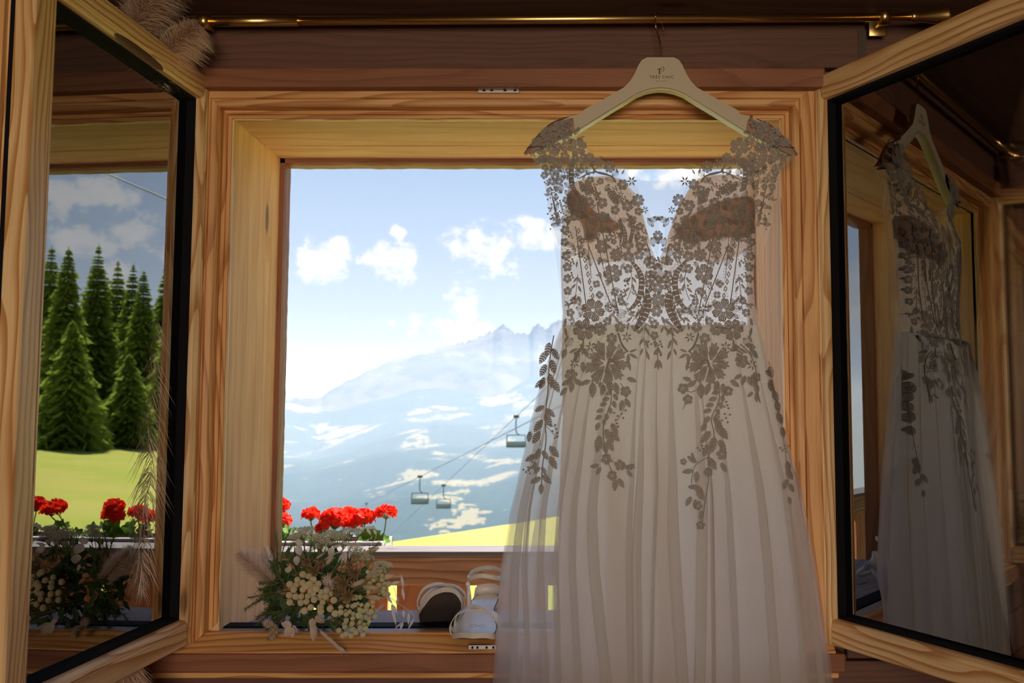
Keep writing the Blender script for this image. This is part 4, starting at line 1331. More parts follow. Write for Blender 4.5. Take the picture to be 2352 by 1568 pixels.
def bud(x, y, L, ang):
    leaf(x, y, L, ang, .62, 'lace_bud')

def half(f):
    # f maps the motif's own half to the other side of the bodice
    X = lambda x: f(x)[0]
    sg = f(1)[1]
    A = lambda a: a if sg > 0 else 180 - a
    F = lambda x, y, r, n=5: flower(X(x), y, r, n)
    # strap and neckline
    for x, y, r, n in ((1258, 352, 26, 5), (1277, 387, 15, 8), (1326, 337, 22, 6), (1354, 362, 12, 8), (1400, 383, 14, 8), (1280, 338, 12, 5), (1297, 358, 11, 5), (1232, 340, 12, 5), (1430, 424, 13, 6), (1465, 460, 15, 8), (1312, 376, 10, 5), (1302, 322, 12, 5),
                       (1354, 463, 11, 5), (1383, 466, 13, 5), (1413, 482, 11, 5), (1441, 472, 14, 6), (1443, 562, 13, 5), (1416, 585, 16, 8), (1383, 566, 17, 6), (1470, 566, 11, 5), (1298, 528, 11, 5), (1297, 556, 10, 5), (1300, 588, 11, 5), (1322, 496, 12, 5), (1452, 505, 11, 5), (1340, 432, 9, 5), (1470, 520, 10, 5),
                       (1443, 588, 13, 5), (1468, 585, 12, 5), (1407, 628, 22, 6), (1443, 617, 11, 5), (1303, 613, 11, 5), (1303, 640, 10, 5), (1304, 668, 10, 5), (1370, 652, 9, 4), (1377, 677, 9, 4), (1412, 671, 10, 4), (1427, 693, 9, 4), (1487, 600, 10, 5), (1489, 630, 9, 5), (1490, 652, 10, 5),
                       (1362, 712, 27, 6), (1341, 757, 25, 6), (1378, 755, 16, 8), (1405, 777, 13, 6), (1424, 751, 13, 5), (1310, 718, 10, 5), (1318, 690, 9, 5), (1395, 738, 10, 5)):
        F(x, y, r, n)
    for x, y, r in ((1376, 377, 11), (1451, 416, 13), (1481, 482, 10), (1399, 545, 12), (1409, 709, 14), (1440, 774, 13), (1357, 796, 14), (1425, 446, 9), (1478, 548, 9), (1332, 548, 9)):
        star(X(x), y, r)
    for x, y, L, a in ((1362, 400, 16, -70), (1350, 402, 14, -110), (1338, 412, 15, -60), (1418, 398, 13, -100), (1428, 400, 13, -60), (1330, 416, 44, 52), (1344, 414, 40, 58), (1396, 430, 44, 66), (1408, 436, 40, 72), (1366, 490, 38, 32), (1380, 486, 36, 40), (1372, 452, 16, -60), (1360, 446, 15, -120), (1306, 466, 26, 20), (1312, 480, 26, -20), (1400, 520, 18, 170), (1412, 528, 20, 190), (1392, 560, 18, 40), (1460, 540, 24, 80), (1452, 534, 26, 100), (1322, 470, 20, 70), (1348, 520, 22, 60), (1296, 500, 18, 60), (1310, 505, 18, 120),
                        (1448, 636, 17, 120), (1452, 636, 17, 55), (1446, 660, 17, 135), (1453, 652, 18, 80), (1440, 676, 16, 150), (1486, 690, 14, 60), (1462, 696, 15, 120), (1474, 700, 16, 80), (1460, 716, 16, 170), (1466, 716, 18, 110), (1452, 728, 18, 140),
                        (1326, 636, 16, 125), (1326, 636, 18, 60), (1322, 652, 16, 130), (1328, 656, 17, 65), (1324, 676, 17, 120), (1326, 680, 17, 60), (1316, 694, 16, 150), (1326, 600, 15, 100),
                        (1300, 730, 22, 100), (1298, 752, 22, 80), (1306, 770, 20, 120), (1478, 752, 20, 130), (1482, 752, 22, 60), (1478, 776, 20, 120), (1482, 780, 22, 70), (1484, 806, 22, 70), (1476, 800, 18, 110), (1400, 724, 18, 80), (1412, 726, 20, 60), (1444, 740, 18, 100), (1446, 812, 22, 30), (1444, 812, 26, 95), (1446, 808, 18, -20), (1444, 830, 22, 80),
                        (1340, 784, 24, 100), (1326, 800, 22, 150), (1332, 790, 20, 60)):
        leaf(X(x), y, L, A(a))
    for x, y, L, a, ww in ((1326, 385, 20, 80, .6), (1346, 382, 22, 70, .5), (1406, 404, 18, -40, .8), (1390, 410, 24, 15, .5), (1310, 488, 26, -40, .6), (1488, 500, 24, 60, .5), (1500, 498, 18, 20, .5), (1458, 520, 20, 60, .5), (1352, 540, 26, 20, .6), (1340, 570, 24, 60, .5), (1378, 590, 18, 100, .5), (1350, 590, 22, 70, .6), (1482, 570, 24, 70, .5), (1322, 706, 26, 10, .6), (1416, 724, 24, -20, .8), (1332, 746, 22, 190, .5), (1316, 776, 26, 130, .6), (1450, 748, 22, 40, .5), (1330, 810, 24, 110, .5), (1422, 790, 22, 80, .6), (1496, 545, 22, 75, .5), (1390, 700, 18, 60, .5), (1494, 620, 20, 70, .5)):
        outl(X(x), y, L, A(a), ww)
    for pts, w_ in (([(1358, 377), (1370, 395), (1403, 404), (1414, 418)], 4), ([(1330, 410), (1352, 398), (1372, 395), (1396, 400)], 3.2), ([(1486, 560), (1494, 590), (1490, 610)], 3), ([(1420, 765), (1428, 790), (1442, 808)], 4.5), ([(1448, 622), (1452, 645), (1448, 668), (1440, 690)], 1.6), ([(1478, 690), (1470, 712), (1452, 738)], 1.6), ([(1327, 630), (1324, 660), (1320, 700)], 1.8), ([(1482, 745), (1479, 780), (1484, 812)], 1.6), ([(1412, 660), (1424, 666), (1432, 690), (1440, 706)], 1.6), ([(1340, 780), (1335, 800), (1318, 812)], 3.5)):
        stem([(X(x), y) for x, y in pts], w_)
    for pts, w_ in (([(1449, 600), (1466, 620), (1474, 648), (1466, 688), (1446, 711)], 12), ([(1484, 662), (1490, 696), (1478, 732), (1456, 760)], 13), ([(1476, 668), (1482, 696), (1470, 730), (1458, 752)], 6), ([(1318, 362), (1312, 395), (1314, 425), (1324, 440)], 11), ([(1420, 505), (1432, 525), (1436, 548), (1428, 566)], 9), ([(1438, 488), (1452, 508), (1452, 536), (1444, 556)], 8), ([(1424, 500), (1428, 530), (1424, 560)], 5)):
        crescent([(X(x), y) for x, y in pts], w_)
    for x, y, n, sp in ((1364, 428, 7, 9), (1372, 448, 8, 9), (1410, 540, 6, 9), (1310, 540, 5, 9), (1286, 336, 7, 9), (1366, 510, 6, 10), (1314, 600, 5, 8), (1312, 632, 5, 8), (1482, 640, 5, 7), (1494, 660, 4, 6), (1440, 652, 3, 8), (1300, 500, 4, 8), (1470, 700, 3, 6), (1268, 500, 4, 7), (1344, 480, 4, 7)):
        dots(X(x), y, n, sp)
    # diamond chain between two bones
    a, b = (1329, 530), (1363, 688)
    for k in range(10):
        c = (lerp(a[0], b[0], k / 9.5), lerp(a[1], b[1], k / 9.5))
        vs = [(X(c[0]) + dx, c[1] + dy, .0006) for dx, dy in ((0, -8), (4.4, 0), (0, 8), (-4.4, 0))]
        vi = [(X(c[0]) + dx, c[1] + dy, .0006) for dx, dy in ((0, -4), (2.0, 0), (0, 4), (-2.0, 0))]
        put('lace_diamond', [(vs + vi, [(q, (q + 1) % 4, (q + 1) % 4 + 4, q + 4) for q in range(4)])])
    for xa, xb in ((1346, 1358), (1360, 1392)):
        FINE_line([(X(xa), 500), (X(xb), 640)], 1.5)
    # side panel seen through the mesh
    for k in range(9):
        FINE_line([(X(1264 + k), 430 + k * 4), (X(1280 + k), 520)], .6)
        dot(X(1258 + (k % 3) * 9), 425 + k * 11, 2.4); dot(X(1264 + (k % 2) * 9), 430 + k * 12, 2.0)
    # big peony and its surroundings
    peony(X(1394), 834, 50, sg)
half(lambda x: (x, 1))
half(lambda x: (3024 - x, -1))
for f_ in (lambda x: x, lambda x: 3036 - x):
    for x, y, r, n in ((1232, 328, 13, 5), (1256, 306, 15, 6), (1284, 292, 15, 5), (1304, 284, 10, 5), (1270, 318, 12, 5), (1296, 308, 11, 5), (1216, 344, 8, 5)): flower(f_(x), y, r, n)
    for x, y, L, a in ((1226, 336, 22, -40), (1244, 326, 24, -30), (1240, 312, 22, -45), (1268, 300, 22, -30), (1282, 306, 20, 30), (1262, 330, 22, 10)): leaf(f_(x), y, L, a if f_(0) == 0 else 180 - a)
# centre front
for x, y, r, n in ((1511, 541, 12, 8), (1496, 598, 11, 5), (1528, 598, 11, 5), (1511, 660, 14, 5), (1512, 688, 17, 8), (1508, 714, 14, 6), (1503, 744, 11, 5), (1503, 770, 10, 5), (1498, 640, 10, 5), (1526, 642, 10, 5), (1512, 640, 9, 5)):
    flower(x, y, r, n)
for x, y, L, a in ((1504, 785, 14, 90), (1510, 800, 18, 120), (1512, 802, 18, 60), (1511, 826, 22, 110), (1512, 826, 24, 90), (1513, 826, 22, 70), (1520, 726, 22, 70), (1530, 736, 20, 40), (1524, 748, 18, 110), (1526, 748, 20, 60), (1534, 756, 22, 45)): leaf(x, y, L, a)
stem([(1504, 778), (1510, 800), (1511, 828)], 1.8)
dots(1500, 786, 5, 11); dots(1516, 790, 5, 9); dots(1512, 808, 4, 10); dots(1511, 596, 4, 6)
for a in (-60, -110, 60, 120): outl(1511, 604 if a > 0 else 560, 18, a, .5)
outl(1490, 506, 24, -10, .5); outl(1534, 506, 24, 190, .5)
for k in range(8): FINE_line([(1500 + k * 3.4, 602), (1506 + k * 1.6, 640)], .8)

# vines down the skirt
def vine(leaves, flowers, stems, dts, stars=(), buds=()):
    for q in flowers: flower(*q)
    for q in stars: star(*q)
    for x, y, L, a in leaves: leaf(x, y, L, a, .5)
    for x, y, L, a in buds: bud(x, y, L, a)
    for pts, w_ in stems: stem(pts, w_)
    for q in dts: dots(*q)
vine([(1262, 786, 34, 100), (1268, 800, 30, 60), (1256, 806, 34, 120), (1266, 826, 34, 75), (1254, 836, 32, 115), (1262, 858, 34, 80), (1250, 866, 30, 110), (1268, 872, 34, 60), (1250, 872, 28, 140)], [], [([(1272, 770), (1262, 830), (1258, 900), (1252, 960), (1254, 1010), (1246, 1070), (1243, 1118)], 3)], [])
vine([(1252, 938, 30, 40), (1250, 932, 26, 150), (1252, 950, 34, 65), (1246, 964, 34, 125), (1240, 990, 34, 120), (1240, 1030, 28, 110), (1246, 1034, 26, 60), (1232, 1044, 30, 150), (1262, 1024, 34, 50), (1262, 1048, 34, 60), (1244, 1072, 22, 60), (1240, 1072, 22, 130), (1246, 1090, 30, 45), (1242, 1096, 28, 150), (1244, 1110, 26, 95), (1230, 1060, 20, 100), (1218, 990, 26, 100)], [],
     [([(1252, 975), (1264, 976), (1276, 982)], 1.5), ([(1252, 975), (1266, 990), (1280, 1006)], 1.5), ([(1242, 1010), (1228, 1060), (1210, 1080)], 1.6)], [(1274, 985, 4, 12), (1278, 1002, 3, 8), (1212, 1080, 6, 12), (1222, 1070, 4, 12)])
vine([(1312, 872, 26, 150), (1314, 874, 28, 95), (1318, 872, 26, 30), (1302, 890, 24, 130), (1340, 800, 24, 60), (1326, 806, 22, 100), (1338, 830, 26, 85), (1300, 800, 26, 110)], [(1312, 861, 15, 6)], [([(1330, 800), (1316, 830), (1312, 872)], 2.4)], [], [(1320, 834, 13), (1338, 805, 12)])
# inner left vine
vine([(1362, 878, 36, 92), (1376, 876, 26, 60), (1356, 874, 24, 160), (1388, 884, 26, 105), (1400, 874, 30, 85), (1412, 878, 30, 75), (1440, 868, 24, 20), (1404, 972, 30, 60), (1390, 985, 38, 60), (1402, 992, 30, 45), (1378, 1000, 40, 100), (1388, 1014, 30, 80), (1394, 1010, 30, 60), (1436, 915, 24, 60), (1430, 918, 26, 100), (1376, 1068, 22, 170), (1380, 1072, 22, 120), (1432, 1070, 22, 20), (1438, 1074, 22, -20), (1440, 1080, 20, 50), (1414, 1100, 28, 95), (1420, 1098, 26, 60)],
     [(1437, 899, 13, 5), (1393, 1054, 13, 5), (1424, 1068, 13, 5), (1406, 1092, 12, 5)],
     [([(1400, 880), (1404, 920), (1390, 960), (1386, 1000), (1394, 1050), (1406, 1085)], 2.4), ([(1425, 880), (1437, 900), (1436, 930), (1418, 965)], 1.6), ([(1400, 1055), (1424, 1068), (1460, 1074)], 1.5)],
     [(1424, 950, 6, 16), (1414, 972, 4, 10)], (),
     [(1406, 900, 18, 160), (1410, 904, 18, 60), (1400, 914, 18, 165), (1408, 920, 18, 70), (1394, 926, 18, 165), (1400, 934, 18, 80), (1386, 940, 18, 160), (1394, 948, 18, 90), (1382, 954, 18, 150), (1388, 962, 16, 90), (1376, 970, 20, 110)])
# right vine
vine([(1610, 880, 36, 90), (1598, 876, 26, 150), (1588, 874, 22, 200), (1630, 880, 30, 110), (1660, 880, 30, 85), (1648, 874, 28, 100), (1678, 872, 26, 40), (1640, 960, 30, 50), (1644, 970, 40, 60), (1654, 980, 34, 60), (1632, 990, 36, 130), (1640, 1004, 38, 100), (1652, 1010, 30, 60), (1626, 1022, 30, 110), (1628, 1050, 34, 60), (1600, 1062, 26, 215), (1592, 1080, 26, 170), (1600, 1082, 28, 90), (1592, 1056, 18, 260), (1656, 1062, 26, 60), (1646, 1062, 22, 170), (1590, 1114, 30, 30), (1600, 1120, 34, 60), (1580, 1118, 22, 0), (1588, 1140, 26, 120), (1598, 1146, 22, 100), (1612, 1172, 22, 100)],
     [(1569, 892, 13, 5), (1580, 917, 12, 5), (1672, 898, 12, 5), (1658, 1043, 13, 5), (1627, 1084, 11, 5), (1603, 1161, 11, 5), (1609, 1206, 11, 5), (1570, 1060, 8, 5)],
     [([(1650, 880), (1652, 920), (1634, 960), (1640, 1000), (1628, 1050), (1626, 1110), (1618, 1160), (1612, 1210)], 2.4), ([(1610, 890), (1588, 900), (1569, 892)], 1.6), ([(1580, 917), (1568, 940)], 1.6), ([(1626, 1050), (1596, 1070), (1588, 1110)], 1.8), ([(1640, 1000), (1656, 1030)], 1.6)],
     [(1612, 1030, 6, 12), (1664, 960, 6, 16), (1668, 930, 4, 10)], (),
     [(1652, 900, 18, 170), (1660, 906, 18, 90), (1646, 914, 20, 165), (1656, 922, 18, 90), (1640, 928, 20, 170), (1650, 938, 18, 100), (1634, 940, 20, 160), (1644, 952, 18, 100), (1630, 956, 22, 130), (1622, 972, 22, 120)])
vine([(1712, 862, 24, 110), (1718, 864, 24, 70), (1704, 860, 22, 150), (1732, 860, 30, 90), (1736, 880, 26, 80), (1738, 900, 24, 90), (1700, 796, 26, 160), (1712, 790, 26, 20), (1722, 800, 30, 50), (1758, 850, 24, 40), (1766, 880, 26, 60), (1730, 900, 18, 140)], [(1704, 829, 16, 6), (1736, 866, 12, 5)], [([(1700, 790), (1722, 812), (1736, 850), (1740, 900), (1746, 925)], 3.2)], [], [(1727, 838, 14)])
# outer right vine near the edge of the tulle
vine([(1768, 840, 30, 80), (1770, 870, 28, 90), (1776, 896, 30, 70), (1784, 920, 28, 80), (1786, 946, 30, 70), (1796, 980, 26, 80), (1808, 1058, 28, 80), (1806, 1076, 30, 60), (1808, 1100, 26, 110), (1812, 1110, 24, 60), (1812, 1140, 20, 80)], [], [([(1766, 830), (1784, 920), (1800, 1010), (1812, 1110)], 1.6)], [(1802, 1030, 6, 12)])
# small sprigs, curls and beads of thread filling the ground between the motifs
def fine_leaf(x, y, L, ang, w_=.4):
    a = math.radians(ang); c, s = cos(a), sin(a)
    for sg in (-1, 1):
        vs = [(x + L * t_ * c - sg * b * L * w_ * .5 * s, y + L * t_ * s + sg * b * L * w_ * .5 * c) for t_, b in ((0, .05), (.3, .8), (.6, .9), (1, .05), (.6, .14), (.3, .14))]
        FINE.add([surf(q[0], q[1], .0007) for q in vs], [(0, 1, 5), (1, 2, 4, 5), (2, 3, 4)])
FRR = random.Random(77)
def fill(n, inside, box, rmin=7.0, fl=False):
    k = tries = 0
    while k < n and tries < n * 30:
        tries += 1
        x, y = FRR.uniform(box[0], box[2]), FRR.uniform(box[1], box[3])
        if not inside(x, y) or any((x - a) ** 2 + (y - b) ** 2 < (r * .95 + rmin * .62) ** 2 for a, b, r in MOT): continue
        k += 1
        MOT.append((x, y, rmin * .75))
        t_ = FRR.random(); a = FRR.uniform(0, 360)
        if fl and t_ < .45: put('lace_blossom', petals(x, y, FRR.uniform(7, 10), 5, a))
        elif t_ < .5:
            fine_leaf(x, y, FRR.uniform(11, 17), a); fine_leaf(x, y, FRR.uniform(9, 14), a + FRR.uniform(35, 70)); fine_leaf(x, y, FRR.uniform(9, 14), a - FRR.uniform(35, 70))
        elif t_ < .8: outl(x - 8 * cos(math.radians(a)), y - 8 * sin(math.radians(a)), FRR.uniform(15, 22), a, .55)
        else: dots(x, y, 5, 6.5, 2.2)
def in_bodice(x, y):
    if not (1296 < x < 1730 and y < 742): return False
    return y > interp(NECK, x) + 6
fill(60, lambda x, y: in_bodice(x, y) and y < 590, (1296, 400, 1730, 600), 9, True)
fill(60, lambda x, y: in_bodice(x, y) and y < 600, (1296, 400, 1730, 600), 6)
fill(70, lambda x, y: in_bodice(x, y) and (abs(x - 1512) < 135 or y > 690) , (1300, 590, 1728, 742), 7)
def in_strap(x, y):
    xx = x if x < 1518 else 3036 - x
    o_ = interp([(300, 1262), (340, 1222), (352, 1214), (385, 1245), (430, 1256), (520, 1274)], y)
    i_ = interp([(290, 1318), (340, 1346), (370, 1388), (380, 1346), (410, 1322), (430, 1304), (520, 1292)], y)
    return o_ < xx < i_
fill(46, in_strap, (1205, 300, 1830, 430), 8, True)
fill(60, in_strap, (1205, 300, 1830, 520), 5.5)
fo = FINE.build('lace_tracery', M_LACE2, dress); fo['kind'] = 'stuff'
# ================================================================== sandals
M_LEATH = plain('pearl_white_leather', (.74, .68, .64), .38, var=.05, scale=60)
M_INSOLE = plain('silvery_insole', (.80, .78, .77), .28, .15, var=.05, scale=40)
M_SOLE = plain('dark_suede_outsole', (.055, .040, .036), .95, var=.4, scale=70)
M_HEEL = plain('pearl_heel', (.66, .58, .52), .4)
def sandal(M, label, seed):
    t_ = thing('sandal', None, label, 'sandal', 'pair of strappy sandals on the sill', M=M)
    # local: x across, y from toe (0) to heel (.235), z up; ball of the foot rests on z = 0
    wid = [(0, .003), (.002, .011), (.006, .021), (.012, .029), (.020, .0355), (.032, .0415), (.055, .0455), (.085, .043), (.12, .034), (.155, .0285), (.19, .028), (.215, .0265), (.23, .018), (.235, .008)]
    def zc(y): return .014 * sm(.075, .215, y) + .012 * (1 - sm(0, .045, y)) ** 2
    def cx(y): return -.006 * sin(pi * y / .235) + .004 * (1 - sm(0, .06, y))
    n, NXs = 80, 10
    def surf_(zo, inset=0.0):
        return lambda i, j: (cx(.235 * j / n) + (interp(wid, .235 * j / n) - inset) * (2 * i / NXs - 1), .235 * j / n, zc(.235 * j / n) + zo)
    a, b = surf_(.009), surf_(0)
    MB().grid(surf_(.0096, .0018), NXs, n).build('insole', M_INSOLE, t_, True)
    mb = MB().grid(lambda i, j: surf_(-.0006, .003)(NXs - i, j), NXs, int(n))
    mb.build('outsole', M_SOLE, t_, True)
    # welt around the edge
    mb = MB()
    for sg in (0, NXs):
        mb.grid(lambda i, j: (lambda p, q: (lerp(p[0], q[0], i / 2), p[1], lerp(p[2], q[2], i / 2)))(surf_(.0095)(sg, j), surf_(-.001)(sg, j)), 2, n)
    mb.grid(lambda i, j: (lambda p, q: (lerp(p[0], q[0], j / 2), p[1], lerp(p[2], q[2], j / 2)))(surf_(.0095)(i, 0), surf_(-.001)(i, 0)), NXs, 2)
    mb.grid(lambda i, j: (lambda p, q: (lerp(p[0], q[0], j / 2), p[1], lerp(p[2], q[2], j / 2)))(surf_(.0095)(i, n), surf_(-.001)(i, n)), NXs, 2)
    mb.grid(lambda i, j: surf_(-.0003)(NXs - i, j), NXs, n)
    mb.build('welt', M_LEATH, t_, True)
    mk = MB()
    for cx_, r2 in ((-.008, .0075), (.008, .006)):
        ring = [(cx_ + r2 * (1 + .1 * cos(q * pi / 2)) * cos(2 * pi * q / 32), .075 + r2 * (1 + .1 * cos(q * pi / 2)) * sin(2 * pi * q / 32), zc(.075) + .0100) for q in range(33)]
        mk.tube(ring, .00022, 3, False)
    mk.build('embossed_mark', plain('grey_print', (.35, .31, .29), .6), t_)
    hz_ = zc(.21)
    MB().add([(-.024, .185, hz_ - .006), (.018, .185, hz_ - .006), (.018, .233, hz_), (-.024, .233, hz_), (-.019, .196, -.002), (.013, .196, -.002), (.013, .230, -.002), (-.019, .230, -.002)],
             [(0, 1, 2, 3), (7, 6, 5, 4), (0, 4, 5, 1), (1, 5, 6, 2), (2, 6, 7, 3), (3, 7, 4, 0)]).build('block_heel', M_HEEL, t_)
    def strap(pts, w_, name, th=.0016, wdir=Vector((0, 1, 0))):
        q = spl([Vector(p) for p in pts], 8)
        vs, fs = [], []
        for i, p in enumerate(q):
            tt = (q[min(i + 1, len(q) - 1)] - q[max(i - 1, 0)]).normalized()
            wv = (wdir - tt * wdir.dot(tt)).normalized()
            nn = tt.cross(wv)
            for aa, bb in ((-.5, -.5), (.5, -.5), (.5, .5), (-.5, .5)):
                vs.append(p + wv * w_ * aa + nn * th * bb)
        for i in range(len(q) - 1):
            for k in range(4): fs.append((i * 4 + k, i * 4 + (k + 1) % 4, i * 4 + 4 + (k + 1) % 4, i * 4 + 4 + k))
        return MB().add(vs, fs).build(name, M_LEATH, t_, True)
    strap([(-.046, .050, .004), (-.047, .046, .022), (-.030, .042, .046), (.002, .046, .053), (.034, .060, .040), (.047, .072, .018), (.044, .078, .004)], .019, 'toe_strap')
    strap([(.046, .040, .004), (.048, .042, .022), (.032, .048, .044), (.000, .058, .055), (-.030, .068, .042), (-.044, .078, .020), (-.042, .082, .004)], .019, 'toe_strap')
    z2 = zc(.19)
    strap([(-.030, .165, z2 - .004), (-.033, .172, z2 + .03), (-.036, .178, z2 + .058), (-.026, .150, z2 + .070), (.0, .138, z2 + .078), (.028, .150, z2 + .070), (.037, .176, z2 + .060), (.030, .212, z2 + .064), (.0, .236, z2 + .066), (-.030, .212, z2 + .064), (-.036, .180, z2 + .058)], .010, 'ankle_strap', wdir=Vector((0, .25, 1)))
    strap([(.028, .165, z2 - .004), (.033, .172, z2 + .03), (.036, .178, z2 + .060)], .010, 'side_strap')
    strap([(-.027, .205, z2), (-.024, .232, z2 + .012), (0, .240, z2 + .016), (.022, .232, z2 + .012), (.025, .205, z2)], .03, 'heel_counter', wdir=Vector((0, 0, 1)))
    bk = MB()
    for p, q in (((.037, .168, z2 + .052), (.037, .186, z2 + .052)), ((.037, .186, z2 + .052), (.037, .186, z2 + .068)), ((.037, .186, z2 + .068), (.037, .168, z2 + .068)), ((.037, .168, z2 + .068), (.037, .168, z2 + .052)), ((.038, .177, z2 + .052), (.038, .177, z2 + .068))):
        bk.tube([(p[0] + .002, p[1], p[2]), (q[0] + .002, q[1], q[2])], .0013, 6)
    bk.build('buckle', M_STEEL, t_, True)
    return t_
zsill = ZB + .0016
toe = at(1086, 1478, 1.955)
Mr = Matrix.Translation(Vector((at(1088, 1450, 1.97).x, 1.926, ZB - .0085))) @ Matrix.Rotation(math.radians(-3), 4, 'Z') @ Matrix.Rotation(math.radians(7), 4, 'X')
sandal(Mr, 'pearl white sandal lying flat with its insole showing, toe over the sill', 1)
Ml = Matrix.Translation(Vector((at(1018, 1400, 2.03).x, 2.015, Zr(-.372)))) @ Matrix.Rotation(math.radians(8), 4, 'Z') @ Matrix.Rotation(math.radians(-38), 4, 'X') @ Matrix.Rotation(math.radians(-8), 4, 'Y')
sandal(Ml, 'pearl white sandal tipped back on its heel showing the dark sole', 2)

# ================================================================== bridal bouquet
def bq(cx, cy, dy=0.0): return at(540 + cx / 4.9, 1190 + cy / 4.9, 2.01 + dy)
bouq = thing('bridal_bouquet', at(730, 1445, 2.03), 'round bridal bouquet of dried flowers, pampas and spruce lying on the sill', 'bouquet')
BR_ = random.Random(33)
def dry(name, col, trans=.35, var=.2): return leafy(name, col, trans, var, .75, 40)
M_BUT = dry('cream_button_flower', (.84, .74, .50), .3)
M_BUT2 = dry('greenish_button_flower', (.78, .76, .50), .3)
M_GSTEM = dry('dry_green_stem', (.34, .36, .16), .2)
M_NEED = dry('needle_green', (.19, .31, .10), .4, .3)
M_NEEDD = dry('needle_dark_green', (.06, .13, .05), .25, .3)
M_TWIG = plain('twig_brown', (.14, .085, .05), .8)
M_PAMP = dry('pampas_fluff', (.90, .78, .70), .55, .1)
M_OAT = dry('bleached_oat', (.90, .86, .84), .6, .06)
M_BUNNY = dry('bunny_tail_fluff', (.86, .74, .56), .5, .1)
M_POD = dry('brown_seed_pod', (.24, .16, .085), .15)
M_UMB = dry('white_umbel', (.88, .88, .78), .5, .08)
M_BLEAF = dry('pale_preserved_leaf', (.88, .79, .72), .55, .08)
def sprig(p0, p1, m, n=110, L=.011, nm='spruce_sprig', spread=1.0):
    p0, p1 = Vector(p0), Vector(p1)
    mid = lerp(p0, p1, .5) + Vector((BR_.uniform(-.006, .006), BR_.uniform(-.006, .006), BR_.uniform(-.004, .008)))
    q = spl([p0, mid, p1], 10)
    st = MB(); st.tube(q, [.0011] * (len(q) - 1) + [.0005], 5)
    s_ = st.build(nm, M_TWIG, bouq)
    mb = MB()
    ax = (p1 - p0).normalized()
    for k in range(n):
        t_ = .08 + .92 * k / n
        i = min(len(q) - 2, int(t_ * (len(q) - 1)))
        p = lerp(q[i], q[i + 1], t_ * (len(q) - 1) - i)
        rd = Vector((BR_.gauss(0, 1), BR_.gauss(0, 1), BR_.gauss(0, 1)))
        rd = (rd - ax * rd.dot(ax)).normalized()
        d = (rd * spread + ax * .75).normalized()
        l_ = L * BR_.uniform(.75, 1.15) * (1 - .35 * max(0, t_ - .7) / .3)
        sd = d.cross(ax if abs(d.dot(ax)) < .95 else Vector((0, 0, 1))).normalized() * .00055
        mb.add([p + sd, p - sd, p + d * l_ * .7 - sd * .8, p + d * l_, p + d * l_ * .7 + sd * .8], [(0, 1, 2, 4), (4, 2, 3)])
    nd = mb.build('needles', m, s_); nd['kind'] = 'stuff'
for a, b, da, db, n in (((480, 620), (450, 150), 0, .02, 130), ((520, 580), (620, 120), .01, .02, 130), ((470, 640), (400, 330), -.01, -.01, 90), ((600, 520), (645, 300), 0, .02, 80), ((420, 800), (115, 1025), -.01, -.03, 130), ((540, 1040), (310, 1085), -.02, -.04, 110), ((430, 1200), (370, 1350), -.04, -.07, 80), ((600, 640), (830, 560), -.02, -.02, 90), ((840, 460), (860, 270), -.02, 0, 100), ((900, 470), (1000, 250), -.01, .01, 100), ((950, 330), (1010, 140), .01, .03, 60), ((520, 680), (280, 730), -.02, -.03, 110), ((500, 720), (300, 800), -.03, -.04, 110), ((560, 760), (470, 560), -.03, -.02, 110), ((1500, 340), (1620, 270), 0, .02, 50), ((480, 860), (330, 880), -.03, -.05, 90)):
    sprig(bq(*a, da), bq(*b, db), M_NEED, n)
for k in range(46):
    th = BR_.uniform(0, 6.28); rr = math.sqrt(BR_.random())
    c = (780 + 420 * rr * cos(th), 800 + 380 * rr * sin(th))
    if k < 16: c = (560 + BR_.uniform(-150, 200), 880 + BR_.uniform(-250, 270))
    a = bq(c[0], c[1], BR_.uniform(0, .05))
    dv = Vector((c[0] - 800, 0, -(c[1] - 800))).normalized() if rr > .1 else Vector((0, 0, 1))
    sprig(a, a + dv * BR_.uniform(.02, .045) + Vector((BR_.uniform(-.015, .015), -BR_.uniform(.0, .05), BR_.uniform(-.01, .01))), M_NEEDD if BR_.random() < .75 else M_NEED, 70, .012)
hub = bq(820, 900, .07)
M_CORE = dry('dark_green_leaf', (.07, .12, .05), .25, .35)
for k in range(240):
    th = BR_.uniform(0, 6.28); rr = math.sqrt(BR_.random())
    p = bq(900 + 560 * rr * cos(th), 800 + 420 * rr * sin(th), BR_.uniform(-.01, .05))
    d = Vector((BR_.uniform(-1, 1), BR_.uniform(-.7, .2), BR_.uniform(-1, 1))).normalized() * BR_.uniform(.02, .038)
    sd = d.cross(Vector((BR_.uniform(-.4, .4), 1, BR_.uniform(-.4, .4)))).normalized() * d.length * .2
    MB().add([p, p + d * .4 + sd, p + d, p + d * .4 - sd, p + d * .45 + Vector((0, -.002, 0))], [(0, 1, 4), (1, 2, 4), (2, 3, 4), (3, 0, 4)]).build('dark_leaf', M_CORE, bouq, True)
def button(p, r_, m):
    mb = MB()
    ax = Vector((BR_.uniform(-.4, .4), -1, BR_.uniform(-.2, .5))).normalized()
    for k in range(26):
        z = 1 - 1.5 * (k + .5) / 26; th = k * 2.39996
        q = math.sqrt(max(0, 1 - z * z))
        d = ax.to_track_quat('Z', 'Y') @ Vector((q * cos(th), q * sin(th), z))
        mb.ball(Vector(p) + d * r_ * .72, r_ * .34, 5, 4)
    b_ = mb.build('button_flower', m, bouq)
    base = lerp(Vector(p), hub, .45) + Vector((0, .01, -.004))
    MB().tube([Vector(p), lerp(Vector(p), base, .5) + Vector((0, 0, -.003)), base], .0007, 4).build('flower_stalk', M_GSTEM, b_)
